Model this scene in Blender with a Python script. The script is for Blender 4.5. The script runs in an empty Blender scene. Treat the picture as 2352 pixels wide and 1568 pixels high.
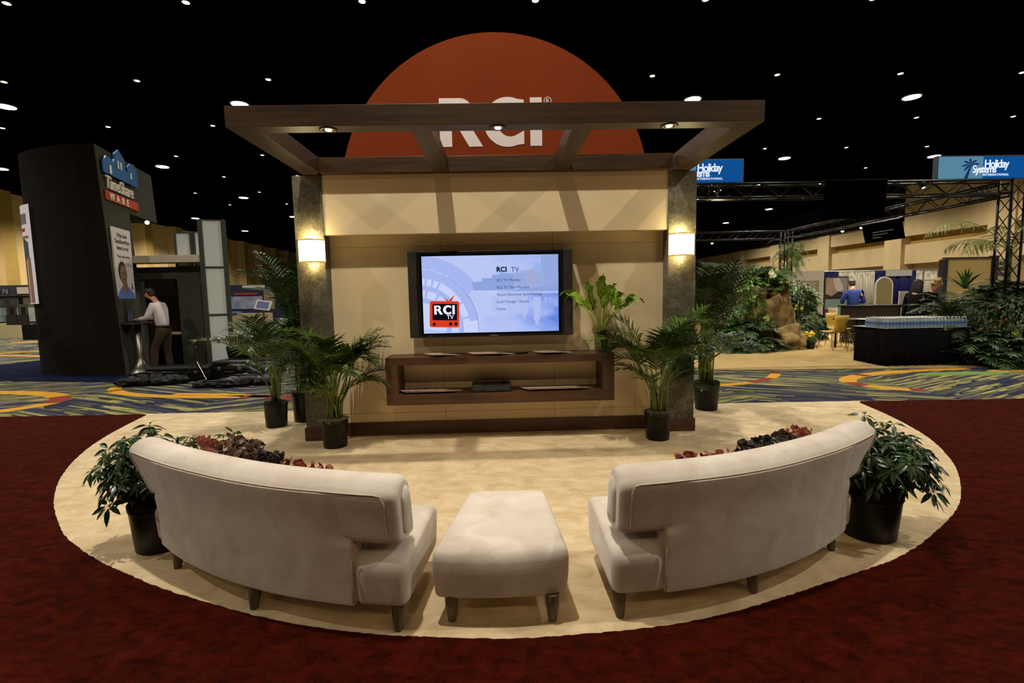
import bpy, bmesh, math, random
from mathutils import Vector, Matrix, noise
PI = math.pi
R = math.radians
C = bpy.context.scene.collection
scene = bpy.context.scene

# ------------------------------------------------------------------ camera
cam_d = bpy.data.cameras.new('camera'); cam = bpy.data.objects.new('camera', cam_d); C.objects.link(cam)
scene.camera = cam
cam_d.sensor_width = 36; cam_d.lens = 36 * 1133.98 / 2352
cam_d.clip_end = 300
_p, _y, _r = .0933, .0244, -.02
fw = Vector((math.sin(_y) * math.cos(_p), math.cos(_y) * math.cos(_p), -math.sin(_p)))
rt0 = Vector((math.cos(_y), -math.sin(_y), 0)); up0 = rt0.cross(fw)
rt = rt0 * math.cos(_r) + up0 * math.sin(_r); up = -rt0 * math.sin(_r) + up0 * math.cos(_r)
cam.matrix_world = Matrix(((rt.x, up.x, -fw.x, 0), (rt.y, up.y, -fw.y, 0), (rt.z, up.z, -fw.z, 1.5), (0, 0, 0, 1)))

# ------------------------------------------------------------------ world + exposure
w = bpy.data.worlds.new('hall_ambient'); scene.world = w; w.use_nodes = True
w.node_tree.nodes['Background'].inputs[0].default_value = (1.0, .72, .45, 1)
w.node_tree.nodes['Background'].inputs[1].default_value = .0035
scene.view_settings.view_transform = 'Standard'
scene.view_settings.look = 'None'
scene.view_settings.gamma = 1
scene.view_settings.use_curve_mapping = False
scene.view_settings.exposure = 0.0

# ------------------------------------------------------------------ helpers
def tag(o, label=None, cat=None, group=None, kind=None):
    if label: o['label'] = label
    if cat: o['category'] = cat
    if group: o['group'] = group
    if kind: o['kind'] = kind
    return o

def thing(name, label, cat, loc=(0, 0, 0), rz=0, group=None):
    o = bpy.data.objects.new(name, None); C.objects.link(o)
    o.location = loc; o.rotation_euler = (0, 0, rz); o.empty_display_size = .1
    return tag(o, label, cat, group)

def copy_tree(o, parent=None):
    c = o.copy(); C.objects.link(c)
    if parent is not None: c.parent = parent
    for ch in [x for x in KIDS.get(o.name, [])]:
        d = copy_tree(ch, c)
        KIDS.setdefault(c.name, []).append(d)
    return c
KIDS = {}

def lin(c):
    if isinstance(c, str):
        c = c.lstrip('#'); c = [int(c[i:i + 2], 16) / 255 for i in (0, 2, 4)]
    return tuple((x / 12.92 if x < .04045 else ((x + .055) / 1.055) ** 2.4) for x in c) + (1,)

MATS = {}
def mat(name, col, rough=.6, metal=0, noise_amt=0, scale=20, bump=0, bscale=60, emit=None, estr=0, col2=None, coat=0, spec=None, trans=0, sheen=0, stretch=None, alpha=None, ior=None, detail=3):
    if name in MATS: return MATS[name]
    m = bpy.data.materials.new(name); m.use_nodes = True; nt = m.node_tree; N = nt.nodes; L = nt.links
    b = N['Principled BSDF']
    b.inputs['Base Color'].default_value = lin(col); b.inputs['Roughness'].default_value = rough; b.inputs['Metallic'].default_value = metal
    if spec is None and rough >= .8: spec = .12
    if spec is not None: b.inputs['Specular IOR Level'].default_value = spec
    if coat: b.inputs['Coat Weight'].default_value = coat
    if sheen: b.inputs['Sheen Weight'].default_value = sheen
    if trans: b.inputs['Transmission Weight'].default_value = trans
    if ior: b.inputs['IOR'].default_value = ior
    if emit:
        b.inputs['Emission Color'].default_value = lin(emit); b.inputs['Emission Strength'].default_value = estr
    tc = N.new('ShaderNodeTexCoord')
    vec = tc.outputs['Object']
    if stretch:
        mp = N.new('ShaderNodeMapping'); mp.inputs['Scale'].default_value = stretch; L.new(vec, mp.inputs[0]); vec = mp.outputs[0]
    if noise_amt or col2:
        n = N.new('ShaderNodeTexNoise'); n.inputs['Scale'].default_value = scale; n.inputs['Detail'].default_value = detail; L.new(vec, n.inputs['Vector'])
        rp = N.new('ShaderNodeValToRGB'); L.new(n.outputs['Fac'], rp.inputs[0])
        c = lin(col)
        if col2: a, d = c, lin(col2)
        else:
            a = tuple(x * (1 - noise_amt) for x in c[:3]) + (1,); d = tuple(min(1, x * (1 + noise_amt)) for x in c[:3]) + (1,)
        rp.color_ramp.elements[0].position = .35; rp.color_ramp.elements[0].color = a
        rp.color_ramp.elements[1].position = .65; rp.color_ramp.elements[1].color = d
        L.new(rp.outputs[0], b.inputs['Base Color'])
    if bump:
        n2 = N.new('ShaderNodeTexNoise'); n2.inputs['Scale'].default_value = bscale; n2.inputs['Detail'].default_value = 4; L.new(vec, n2.inputs['Vector'])
        bp = N.new('ShaderNodeBump'); bp.inputs['Strength'].default_value = bump; bp.inputs['Distance'].default_value = .01
        L.new(n2.outputs['Fac'], bp.inputs['Height']); L.new(bp.outputs[0], b.inputs['Normal'])
    MATS[name] = m
    return m

def chain(o):                                # world matrix of a thing or part before the first update
    m = o.matrix_basis.copy()
    while o.parent is not None: o = o.parent; m = o.matrix_basis @ m
    return m

class MB:
    def __init__(s): s.bm = bmesh.new(); s.mi = 0; s.M = None
    def v(s, p):
        p = Vector(p)
        if s.M is not None: p = s.M @ p
        return s.bm.verts.new(p)
    def f(s, vs):
        try: fc = s.bm.faces.new(vs)
        except ValueError: return None
        fc.material_index = s.mi; return fc
    def poly(s, pts): return s.f([s.v(p) for p in pts])
    def box(s, x0, x1, y0, y1, z0, z1):
        q = [s.v((x, y, z)) for z in (z0, z1) for (x, y) in ((x0, y0), (x1, y0), (x1, y1), (x0, y1))]
        for a in ((3, 2, 1, 0), (4, 5, 6, 7), (0, 1, 5, 4), (1, 2, 6, 5), (2, 3, 7, 6), (3, 0, 4, 7)): s.f([q[i] for i in a])
        return s
    def rings(s, rings, closed=True, cap=True):
        vs = [[s.v(p) for p in r] for r in rings]; n = len(vs[0])
        for a, b in zip(vs, vs[1:]):
            for i in range(n if closed else n - 1):
                s.f([a[i], a[(i + 1) % n], b[(i + 1) % n], b[i]])
        if cap and closed:
            s.f(vs[0][::-1]); s.f(vs[-1])
        return s
    def lathe(s, prof, seg=24, c=(0, 0, 0), cap=True):
        return s.rings([[(c[0] + r * math.cos(2 * PI * i / seg), c[1] + r * math.sin(2 * PI * i / seg), c[2] + z) for i in range(seg)] for r, z in prof], cap=cap)
    def tube(s, pts, r, seg=8):
        pts = [Vector(p) for p in pts]; n = len(pts); out = []
        pn = None
        for i, p in enumerate(pts):
            t = (pts[min(i + 1, n - 1)] - pts[max(i - 1, 0)]).normalized()
            if pn is None:
                a = Vector((0, 0, 1)) if abs(t.z) < .9 else Vector((1, 0, 0)); pn = t.cross(a).normalized()
            else:
                pn = (pn - t * pn.dot(t)); pn = pn.normalized() if pn.length > 1e-6 else t.orthogonal().normalized()
            b = t.cross(pn); rr = r[i] if isinstance(r, (list, tuple)) else r
            out.append([p + (pn * math.cos(2 * PI * k / seg) + b * math.sin(2 * PI * k / seg)) * rr for k in range(seg)])
        return s.rings(out)
    def prism(s, pts, d, at=(0, 0, 0)):      # pts in XZ, extruded along +Y by d from at
        a = [s.v((at[0] + x, at[1], at[2] + z)) for x, z in pts]; b = [s.v((at[0] + x, at[1] + d, at[2] + z)) for x, z in pts]
        n = len(pts)
        s.f(a); s.f(b[::-1])
        for i in range(n): s.f([a[(i + 1) % n], a[i], b[i], b[(i + 1) % n]])
        return s
    def blob(s, c, r, sub=2, amp=.0, freq=3, seed=0):
        r = r if isinstance(r, (list, tuple)) else (r, r, r)
        t = bmesh.new(); bmesh.ops.create_icosphere(t, subdivisions=sub, radius=1)
        t.verts.ensure_lookup_table(); vm = {}
        for v in t.verts:
            k = 1 + amp * noise.noise(v.co * freq + Vector((seed * 7.3, seed * 3.1, 0)))
            vm[v.index] = s.v((c[0] + v.co.x * r[0] * k, c[1] + v.co.y * r[1] * k, c[2] + v.co.z * r[2] * k))
        for f_ in t.faces: s.f([vm[v.index] for v in f_.verts])
        t.free(); return s
    def mesh(s, me, M, mi=None):
        vs = [s.v(M @ v.co) for v in me.vertices]
        for p in me.polygons:
            f_ = s.f([vs[i] for i in p.vertices])
        return s
    def text(s, body, size, x, y, z, ext=.0005, off=0, shear=0, align='LEFT', sx=1, spacing=1, face='-y', M=None):
        cu = bpy.data.curves.new('t', 'FONT'); cu.body = body; cu.size = size; cu.extrude = ext; cu.offset = off; cu.shear = shear
        cu.align_x = align; cu.space_character = spacing; cu.resolution_u = 3
        o = bpy.data.objects.new('t', cu); C.objects.link(o)
        dg = bpy.context.evaluated_depsgraph_get(); me = bpy.data.meshes.new_from_object(o.evaluated_get(dg))
        bpy.data.objects.remove(o); bpy.data.curves.remove(cu)
        K = Matrix.Translation((x, y, z)) @ Matrix.Rotation(PI / 2, 4, 'X') @ Matrix.Diagonal((sx, 1, 1, 1))
        s.mesh(me, K if M is None else M @ K); bpy.data.meshes.remove(me); return s
    def build(s, name, mats, parent=None, smooth=False, bevel=0, world=False, seg=2, merge=0, subsurf=0, solid=0, angle=40):
        if merge: bmesh.ops.remove_doubles(s.bm, verts=s.bm.verts, dist=merge)
        if world and parent is not None: s.bm.transform(chain(parent).inverted())
        bmesh.ops.recalc_face_normals(s.bm, faces=s.bm.faces) if not solid else None
        me = bpy.data.meshes.new(name); s.bm.to_mesh(me); s.bm.free()
        for m in (mats if isinstance(mats, (list, tuple)) else [mats]): me.materials.append(m)
        if smooth: me.polygons.foreach_set('use_smooth', [True] * len(me.polygons))
        o = bpy.data.objects.new(name, me); C.objects.link(o)
        if parent is not None:
            o.parent = parent; KIDS.setdefault(parent.name, []).append(o)
        if solid:
            md = o.modifiers.new('thickness', 'SOLIDIFY'); md.thickness = solid
        if bevel:
            md = o.modifiers.new('bevel', 'BEVEL'); md.width = bevel; md.segments = seg; md.limit_method = 'ANGLE'; md.angle_limit = R(angle)
        if subsurf:
            md = o.modifiers.new('sub', 'SUBSURF'); md.levels = subsurf; md.render_levels = subsurf
        return o

def bx(name, mats, x0, x1, y0, y1, z0, z1, parent=None, bevel=.003, world=True):
    return MB().box(x0, x1, y0, y1, z0, z1).build(name, mats, parent, bevel=bevel, world=world)

def lerp(a, b, t): return a + (b - a) * t
def V(*a): return Vector(a)

# ------------------------------------------------------------------ ceiling lamps of the hall
def spot(loc, power, col, size=2.6, radius=.09, blend=.5):
    d = bpy.data.lights.new('hall_lamp', 'SPOT'); d.energy = power; d.color = col; d.spot_size = size; d.spot_blend = blend; d.shadow_soft_size = radius
    o = bpy.data.objects.new('hall_lamp', d); C.objects.link(o); o.location = loc; return o
LAMP = 1080
WARM = (1.0, .93, .81)
ZC = 8.73
m_can = mat('can_black', '#0a0a0a', .5)
m_glow = mat('lamp_glow', '#ffffff', emit='#fff4e4', estr=14)
m_glow2 = mat('small_lamp_glow', '#ffffff', emit='#ffe2b4', estr=6)
fix = None; fixs = None
for i in range(-3, 4):
    for j in range(-3, 5):
        x = -.97 + 8.46 * i; y = 19.26 + 8.46 * j
        tint = WARM if (i + j) % 3 else (1.0, .96, .88)
        seen = y > 15
        if i in (-3,) and j < 0: continue
        k = 1.0
        if (i, j) == (0, -2): k = 1.5
        if j == -3: k = .38; tint = (1, .74, .46)  # unseen row behind the camera; orange tint added to warm camera-facing backs
        if y > 15: k = 1.5
        if i == -3: k = 2.6
        l = spot((x, y, ZC - .06), LAMP * k, tint)
        if seen:
            if fix is None:
                fix = thing('ceiling_lamp', 'large bright round downlight in the black hall ceiling', 'ceiling lamp', (x, y, ZC), 0, 'large round downlights in the hall ceiling'); o = fix
                MB().lathe([(.30, 0), (.34, 0), (.36, .10), (.20, .14)], 28).build('housing', m_can, fix, smooth=True)
                MB().lathe([(.001, -.01), (.29, -.01), (.29, .02), (.001, .02)], 28).build('diffuser', m_glow, fix)
            else: o = copy_tree(fix)
            o.location = (x, y, ZC)
for i in range(-5, 6):
    for j in range(0, 7):
        x = 1.06 + 4.25 * i; y = 12.9 + 4.3 * j
        if (i * 7 + j * 3) % 9 == 4 and j > 1: continue
        if fixs is None:
            fixs = thing('ceiling_downlight', 'small dim downlight in the black hall ceiling', 'ceiling light', (x, y, ZC), 0, 'small downlights in the hall ceiling'); o = fixs
            MB().lathe([(.085, 0), (.11, 0), (.12, .07), (.05, .1)], 16).build('housing', m_can, fixs, smooth=True)
            MB().lathe([(.001, -.005), (.08, -.005), (.08, .02), (.001, .02)], 16).build('diffuser', m_glow2, fixs)
        else: o = copy_tree(fixs)
        o.location = (x, y, ZC)
# ------------------------------------------------------------------ floor, carpets, hall walls
def aisle_material():
    m = bpy.data.materials.new('aisle_carpet'); m.use_nodes = True; nt = m.node_tree; N = nt.nodes; L = nt.links
    b = N['Principled BSDF']; b.inputs['Roughness'].default_value = .95; b.inputs['Specular IOR Level'].default_value = .1
    tc = N.new('ShaderNodeTexCoord'); sp = N.new('ShaderNodeSeparateXYZ'); L.new(tc.outputs['Object'], sp.inputs[0])
    def mth(op, a, bb=None, c=None):
        n = N.new('ShaderNodeMath'); n.operation = op
        for k, q in enumerate((a, bb, c)):
            if q is None: continue
            if isinstance(q, (int, float)): n.inputs[k].default_value = q
            else: L.new(q, n.inputs[k])
        return n.outputs[0]
    tri = mth('PINGPONG', mth('ADD', sp.outputs[0], 1.7), 2.6)
    v = mth('ADD', sp.outputs[1], mth('MULTIPLY', tri, .5))
    cb = N.new('ShaderNodeCombineXYZ'); L.new(mth('MULTIPLY', tri, 1.0), cb.inputs[0]); L.new(mth('MULTIPLY', v, 14), cb.inputs[1])
    n1 = N.new('ShaderNodeTexNoise'); n1.inputs['Scale'].default_value = 1.0; n1.inputs['Detail'].default_value = 2; L.new(cb.outputs[0], n1.inputs['Vector'])
    cb2 = N.new('ShaderNodeCombineXYZ'); L.new(mth('FLOOR', mth('MULTIPLY', v, 17)), cb2.inputs[1]); L.new(mth('FLOOR', mth('ADD', mth('MULTIPLY', tri, 1.3), mth('MULTIPLY', n1.outputs[0], 3))), cb2.inputs[0])
    wn = N.new('ShaderNodeTexWhiteNoise'); wn.noise_dimensions = '2D'; L.new(cb2.outputs[0], wn.inputs['Vector'])
    big = N.new('ShaderNodeTexNoise'); big.inputs['Scale'].default_value = .55; L.new(tc.outputs['Object'], big.inputs['Vector'])
    k = mth('ADD', mth('MULTIPLY', wn.outputs[0], .72), mth('MULTIPLY', mth('SUBTRACT', big.outputs[0], .38), 1.1))
    rp = N.new('ShaderNodeValToRGB'); rp.color_ramp.interpolation = 'CONSTANT'; L.new(k, rp.inputs[0])
    cols = ['#26263a', '#3c3c48', '#4a4c3c', '#23243a', '#827d48', '#9b9450', '#5a574c', '#9a8a48', '#8f8460']
    pos = [0, .22, .34, .46, .60, .70, .80, .90, .97]
    e = rp.color_ramp.elements
    e[0].position = 0; e[0].color = lin(cols[0]); e[1].position = pos[1]; e[1].color = lin(cols[1])
    for p_, c_ in list(zip(pos, cols))[2:]:
        q = e.new(p_); q.color = lin(c_)
    # thin dark grooves along the stripes
    g = mth('FRACT', mth('MULTIPLY', v, 17)); gd = mth('GREATER_THAN', g, .2)
    mx = N.new('ShaderNodeMix'); mx.data_type = 'RGBA'; L.new(mth('ADD', mth('MULTIPLY', gd, .65), .35), mx.inputs[0])
    mx.inputs[6].default_value = lin('#20222a'); L.new(rp.outputs[0], mx.inputs[7]); L.new(mx.outputs[2], b.inputs['Base Color'])
    return m
m_aisle = aisle_material()
m_or = mat('carpet_orange', '#bd8b2c', .95, noise_amt=.15, scale=30, spec=.1)
m_rd = mat('carpet_rust', '#7a3524', .95, noise_amt=.15, scale=30, spec=.1)
m_gn = mat('carpet_sage', '#6f8a4c', .95, noise_amt=.15, scale=30, spec=.1)

def carpet_mat(name, a, c, patch=1.6, fine=260, bump=.5, stretch=None):
    m = bpy.data.materials.new(name); m.use_nodes = True; nt = m.node_tree; N = nt.nodes; L = nt.links
    b = N['Principled BSDF']; b.inputs['Roughness'].default_value = .95; b.inputs['Specular IOR Level'].default_value = .02
    tc = N.new('ShaderNodeTexCoord'); mp = N.new('ShaderNodeMapping'); mp.inputs['Scale'].default_value = stretch or (1, 1.6, 1); mp.inputs['Rotation'].default_value = (0, 0, .5); L.new(tc.outputs['Object'], mp.inputs[0])
    n = N.new('ShaderNodeTexNoise'); n.inputs['Scale'].default_value = patch; n.inputs['Detail'].default_value = 8; n.inputs['Roughness'].default_value = .68; n.inputs['Distortion'].default_value = .6; L.new(mp.outputs[0], n.inputs[0])
    f = N.new('ShaderNodeTexNoise'); f.inputs['Scale'].default_value = fine; f.inputs['Detail'].default_value = 2; L.new(tc.outputs['Object'], f.inputs[0])
    ad = N.new('ShaderNodeMath'); ad.operation = 'MULTIPLY_ADD'; L.new(f.outputs[0], ad.inputs[0]); ad.inputs[1].default_value = .35; L.new(n.outputs[0], ad.inputs[2])
    rp = N.new('ShaderNodeValToRGB'); L.new(ad.outputs[0], rp.inputs[0])
    rp.color_ramp.elements[0].position = .48; rp.color_ramp.elements[0].color = lin(a); rp.color_ramp.elements[1].position = .86; rp.color_ramp.elements[1].color = lin(c)
    L.new(rp.outputs[0], b.inputs['Base Color'])
    bp = N.new('ShaderNodeBump'); bp.inputs['Strength'].default_value = bump; bp.inputs['Distance'].default_value = .006; L.new(ad.outputs[0], bp.inputs['Height']); L.new(bp.outputs[0], b.inputs['Normal'])
    return m
m_beige = carpet_mat('beige_pile', '#b59d76', '#d9c5a1', 4.5)
m_beige2 = carpet_mat('beige_booth_pile', '#9c8254', '#b49a68', 3)
m_red = carpet_mat('red_pile', '#1c0703', '#451207', 9, 140, .9)
m_navy = carpet_mat('navy_pile', '#0b1024', '#141a33', 3)

fl = MB(); fl.poly([(-34, -9, 0), (32, -9, 0), (32, 82, 0), (-34, 82, 0)])
def band(pts, wd, z, mi):
    fl.mi = mi; pts = [Vector((x, y, z)) for x, y in pts]; L_ = []; Rr = []
    n = len(pts)
    for i, p in enumerate(pts):
        t = (pts[min(i + 1, n - 1)] - pts[max(i - 1, 0)]).normalized(); q = Vector((-t.y, t.x, 0)); ww = wd[i] if isinstance(wd, list) else wd
        L_.append(fl.v(p + q * ww / 2)); Rr.append(fl.v(p - q * ww / 2))
    for i in range(n - 1): fl.f([Rr[i], Rr[i + 1], L_[i + 1], L_[i]])
def arc(cx, cy, rx, ry, a0, a1, n=24): return [(cx + rx * math.cos(R(a0 + (a1 - a0) * i / n)), cy + ry * math.sin(R(a0 + (a1 - a0) * i / n))) for i in range(n + 1)]
def swoop(pts, a=.22, red=((.0, .12), (.45, .52), (.8, 1))):
    n = len(pts)
    band(pts, a, .0008, 1)
    for r0, r1 in red:
        i0, i1 = int(r0 * (n - 1)), max(int(r1 * (n - 1)), int(r0 * (n - 1)) + 1)
        band(pts[i0:i1 + 1], a * .98, .0014, 2)
swoop(arc(-9.6, 7.6, 2.7, 1.15, 150, -75), .28, ((.55, .68),))
swoop(arc(-3.8, 9.1, 3.1, 1.35, 165, 285), .2, ((.08, .2), (.3, .36), (.85, 1)))
swoop(arc(-6.5, 4.6, 5.5, 3.6, 78, 25), .16, ((.3, .5),))
swoop(arc(3.2, 9.6, 2.0, 1.9, -95, -20), .17, ((.45, .7), (.9, 1)))
swoop(arc(8.8, 7.6, 3.2, 1.15, 215, 95), .24, ((.02, .08), (.22, .34), (.6, .66)))
swoop(arc(8.8, 7.6, 3.2, 1.6, 120, 20), .1, ((.3, .7),))
swoop(arc(-16, 13, 4.2, 2.2, 100, -60), .3, ((.5, .6),))
swoop(arc(-19, 18, 5.2, 2.6, 100, -60), .3, ((.5, .6),))
fl.mi = 3; fl.poly([(x, y, .0012) for x, y in arc(8.0, 8.25, .85, .16, 0, 360, 20)[:-1]])
fl.mi = 1; fl.poly([(x, y, .0012) for x, y in arc(9.2, 8.42, .6, .15, 0, 360, 20)[:-1]])
floor = fl.build('floor', [m_aisle, m_or, m_rd, m_gn]); tag(floor, kind='structure')

def jag(pts, n, amp, seed):
    random.seed(seed); out = []
    for (x0, y0), (x1, y1) in zip(pts, pts[1:]):
        k = max(1, int(math.hypot(x1 - x0, y1 - y0) * n))
        for i in range(k): out.append((lerp(x0, x1, i / k) + random.uniform(-amp, amp), lerp(y0, y1, i / k) + random.uniform(-amp, amp)))
    out.append(pts[-1]); return out
back = lambda x: 6.51 - .0335 * x
# red surround: front of the aisle line
b = MB(); b.prism([(x, y) for x, y in jag([(-14, back(-14)), (14, back(14)), (14, -7), (-14, -7)], 6, .006, 1)], 1)
for v in b.bm.verts: v.co = Vector((v.co.x, v.co.z, .0005 if v.co.y < .5 else .0022))
tag(b.build('red_carpet', m_red), 'dark red carpet surrounding the round beige carpet', 'carpet')
pts = [(-4.75, 6.62), (-4.59, 5.93), (-4.4, 5.33), (-4.18, 4.84), (-3.94, 4.41), (-3.68, 4.03), (-3.41, 3.7), (-3.14, 3.42), (-2.88, 3.17), (-2.64, 2.99), (-2.33, 2.79), (-1.83, 2.52), (-1.48, 2.37), (-1.16, 2.24), (-0.82, 2.14), (-0.51, 2.08), (-0.22, 2.05), (0.02, 2.03), (0.3, 2.04), (0.66, 2.07), (0.98, 2.13), (1.35, 2.25), (1.77, 2.41), (2.22, 2.57), (2.76, 2.91), (3.17, 3.22), (3.52, 3.59), (3.86, 4.01), (4.26, 4.68), (4.54, 5.48), (4.71, 6.27)]
for _k in range(3):
    q_ = [pts[0]]
    for (xa, ya), (xb, yb) in zip(pts, pts[1:]): q_ += [(xa * .75 + xb * .25, ya * .75 + yb * .25), (xa * .25 + xb * .75, ya * .25 + yb * .75)]
    pts = q_ + [pts[-1]]
pts = jag(pts, 60, .0035, 2)
pts = [(-4.86, back(-4.86) + .02)] + pts + [(4.8, back(4.8) + .02)]
b = MB(); b.prism(pts, 1)
for v in b.bm.verts: v.co = Vector((v.co.x, v.co.z, .0025 if v.co.y < .5 else .004))
tag(b.build('beige_carpet', m_beige), 'round beige carpet under the sofas and TV wall', 'carpet')
b = MB(); b.prism([(-13.2, 10.6), (-7.0, 9.42), (-4.6, 9.3), (-4.6, 16.5), (-11.6, 16.5)], 1)
for v in b.bm.verts: v.co = Vector((v.co.x, v.co.z, .003 if v.co.y < .5 else .012))
tag(b.build('navy_carpet', m_navy), 'dark navy carpet under the tall dark tower booth', 'carpet')
b = MB(); b.prism([(2.6, 9.35), (14.5, 8.2), (14.5, 21), (2.6, 21)], 1)
for v in b.bm.verts: v.co = Vector((v.co.x, v.co.z, .003 if v.co.y < .5 else .012))
tag(b.build('tan_booth_carpet', m_beige2), 'tan carpet under the planted booth on the right', 'carpet')

m_ceil = mat('ceiling_black', '#020202', .9, noise_amt=.3, scale=2, spec=0)
m_wall = mat('hall_wall', '#cfb37e', .85, noise_amt=.07, scale=1.2, stretch=(1, 1, .2))
m_wall2 = mat('hall_wall_trim', '#a88a4a', .85, noise_amt=.05, scale=2)
m_wallr = mat('hall_wall_right_paint', '#d2b888', .85, noise_amt=.06, scale=1, stretch=(1, 1, .2))
m_wallshade = mat('upper_wall_shade', '#17140f', .9)
o = MB().box(-34, 32, -9, 82, 8.80, 9.0).build('ceiling', m_ceil); tag(o, kind='structure')
b = MB()
y = 8.0; k = 0; prof = []
for k in range(18):
    y0 = 8 + k * 4.3
    prof += [(-32, y0), (-32, y0 + 2.6), (-31.3, y0 + 3.0), (-31.3, y0 + 3.9)]
prof.append((-32, 82))
for (x0, y0), (x1, y1) in zip(prof, prof[1:]):
    b.mi = 1 if x1 == x0 == -31.3 else 0
    b.poly([(x0, y0, 0), (x1, y1, 0), (x1, y1, 8.8), (x0, y0, 8.8)])
b.mi = 1
b.box(-32.4, -32.05, -9, 82, 0, 8.8)
o = b.build('wall_left', [m_wall, m_wall2]); tag(o, kind='structure')
b = MB()
b.box(30.6, 31, -9, 82, 0, 8.8)
for k in range(9):                                        # piers, deep lintels and recessed bays
    y0 = 12 + k * 8
    b.mi = 0; b.box(29.6, 30.6, y0, y0 + 1.6, 0, 8.8)
    b.mi = 0; b.box(29.75, 30.6, y0 + 1.6, y0 + 8, 5.2, 8.8)
    b.box(29.9, 30.6, y0 + 1.6, y0 + 8, 3.2, 4.6)
    b.mi = 1; b.box(30.3, 30.62, y0 + 1.6, y0 + 8, 4.6, 5.2)
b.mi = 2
b.box(29.5, 30.7, 36, 82, 6.3, 8.8)  # dark box painted in for the unlit upper wall towards the far end
o = b.build('wall_right', [m_wallr, m_wall2, m_wallshade]); tag(o, kind='structure')
b = MB(); b.box(-34, 32, 82, 82.4, 0, 8.8)
for k in range(8):
    b.box(-30 + k * 8, -28.5 + k * 8, 81.4, 82, 0, 8.8)
o = b.build('wall_back', m_wallr); tag(o, kind='structure')

# ------------------------------------------------------------------ the TV booth
def wood(name, a, c, ax=(1, 14, 14), rough=.42, sc=1.6):
    m = bpy.data.materials.new(name); m.use_nodes = True; nt = m.node_tree; N = nt.nodes; L = nt.links
    b = N['Principled BSDF']; b.inputs['Roughness'].default_value = rough
    tc = N.new('ShaderNodeTexCoord'); mp = N.new('ShaderNodeMapping'); mp.inputs['Scale'].default_value = ax; L.new(tc.outputs['Object'], mp.inputs[0])
    n = N.new('ShaderNodeTexNoise'); n.inputs['Scale'].default_value = sc; n.inputs['Detail'].default_value = 7; n.inputs['Distortion'].default_value = .35; L.new(mp.outputs[0], n.inputs[0])
    rp = N.new('ShaderNodeValToRGB'); L.new(n.outputs[0], rp.inputs[0]); rp.color_ramp.elements[0].position = .34; rp.color_ramp.elements[0].color = lin(a); rp.color_ramp.elements[1].position = .68; rp.color_ramp.elements[1].color = lin(c)
    L.new(rp.outputs[0], b.inputs['Base Color']); return m
m_wx = wood('walnut_x', '#2c1c0b', '#4c3114')
m_wy = wood('walnut_y', '#2c1c0b', '#4c3114', (14, 1, 14))
m_wd = wood('dark_walnut', '#3a1f12', '#5a3520', rough=.5)
m_cream = mat('wall_vinyl', '#e0caa0', .75, noise_amt=.025, scale=120, bump=.12, bscale=300)
m_seam = mat('panel_seam', '#a8905f', .8)
def stone_mat():
    m = bpy.data.materials.new('slate_laminate'); m.use_nodes = True; nt = m.node_tree; N = nt.nodes; L = nt.links
    b = N['Principled BSDF']; b.inputs['Roughness'].default_value = .55
    tc = N.new('ShaderNodeTexCoord')
    n1 = N.new('ShaderNodeTexNoise'); n1.inputs['Scale'].default_value = 3.2; n1.inputs['Detail'].default_value = 6; n1.inputs['Roughness'].default_value = .7; L.new(tc.outputs['Object'], n1.inputs[0])
    n2 = N.new('ShaderNodeTexNoise'); n2.inputs['Scale'].default_value = 55; n2.inputs['Detail'].default_value = 4; n2.inputs['Roughness'].default_value = .8; L.new(tc.outputs['Object'], n2.inputs[0])
    ad = N.new('ShaderNodeMath'); ad.operation = 'MULTIPLY_ADD'; L.new(n2.outputs[0], ad.inputs[0]); ad.inputs[1].default_value = .7; L.new(n1.outputs[0], ad.inputs[2])
    rp = N.new('ShaderNodeValToRGB'); L.new(ad.outputs[0], rp.inputs[0]); e = rp.color_ramp.elements
    e[0].position = .62; e[0].color = lin('#29271c'); e[1].position = 1.1; e[1].color = lin('#77705a'); q = e.new(.84); q.color = lin('#4f4b3b')
    L.new(rp.outputs[0], b.inputs['Base Color'])
    bp = N.new('ShaderNodeBump'); bp.inputs['Strength'].default_value = .15; bp.inputs['Distance'].default_value = .004; L.new(ad.outputs[0], bp.inputs['Height']); L.new(bp.outputs[0], b.inputs['Normal'])
    return m
m_stone = stone_mat()

bt = thing('display_wall', 'cream booth wall with stone-look columns carrying the television', 'display wall', (0, 5.3, 0))
b = MB(); b.box(-1.80, 1.80, 5.335, 5.62, .004, 2.75)
wpn = b.build('wall_panel', m_cream, bt, world=True)
b = MB()
for x in (-.61, .585): b.box(x - .0025, x + .0025, 5.3335, 5.336, .15, 2.15)
b.box(-1.78, 1.78, 5.3335, 5.336, .245, .249); b.box(-1.78, 1.78, 5.3335, 5.336, 2.035, 2.039)
b.build('panel_seam', m_seam, wpn, world=True)
bx('header_panel', m_cream, -1.775, 1.775, 5.19, 5.335, 2.15, 2.75, bt, .002)
for s in (-1, 1):
    x0, x1 = sorted((s * 1.775, s * 2.07))
    colm = bx('column', m_stone, x0, x1, 5.18, 5.62, .004, 2.745, bt, .003)
    x0, x1 = sorted((s * 1.765, s * 2.085))
    t_ = MB().box(x0, x1, 5.165, 5.635, .004, .145).build('plinth', m_wd, colm, bevel=.004, world=True)
bx('baseboard', m_wd, -1.765, 1.765, 5.318, 5.336, .004, .15, bt, .003)
# half disc
ds = thing('half_disc_sign', 'rust red half disc sign with large white letters above the pergola', 'sign', (0, 5.42, 2.76))
pd = [(1.58 * 1, .0)] ; rad = 1.62; cz = 2.62 - 2.76
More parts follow.
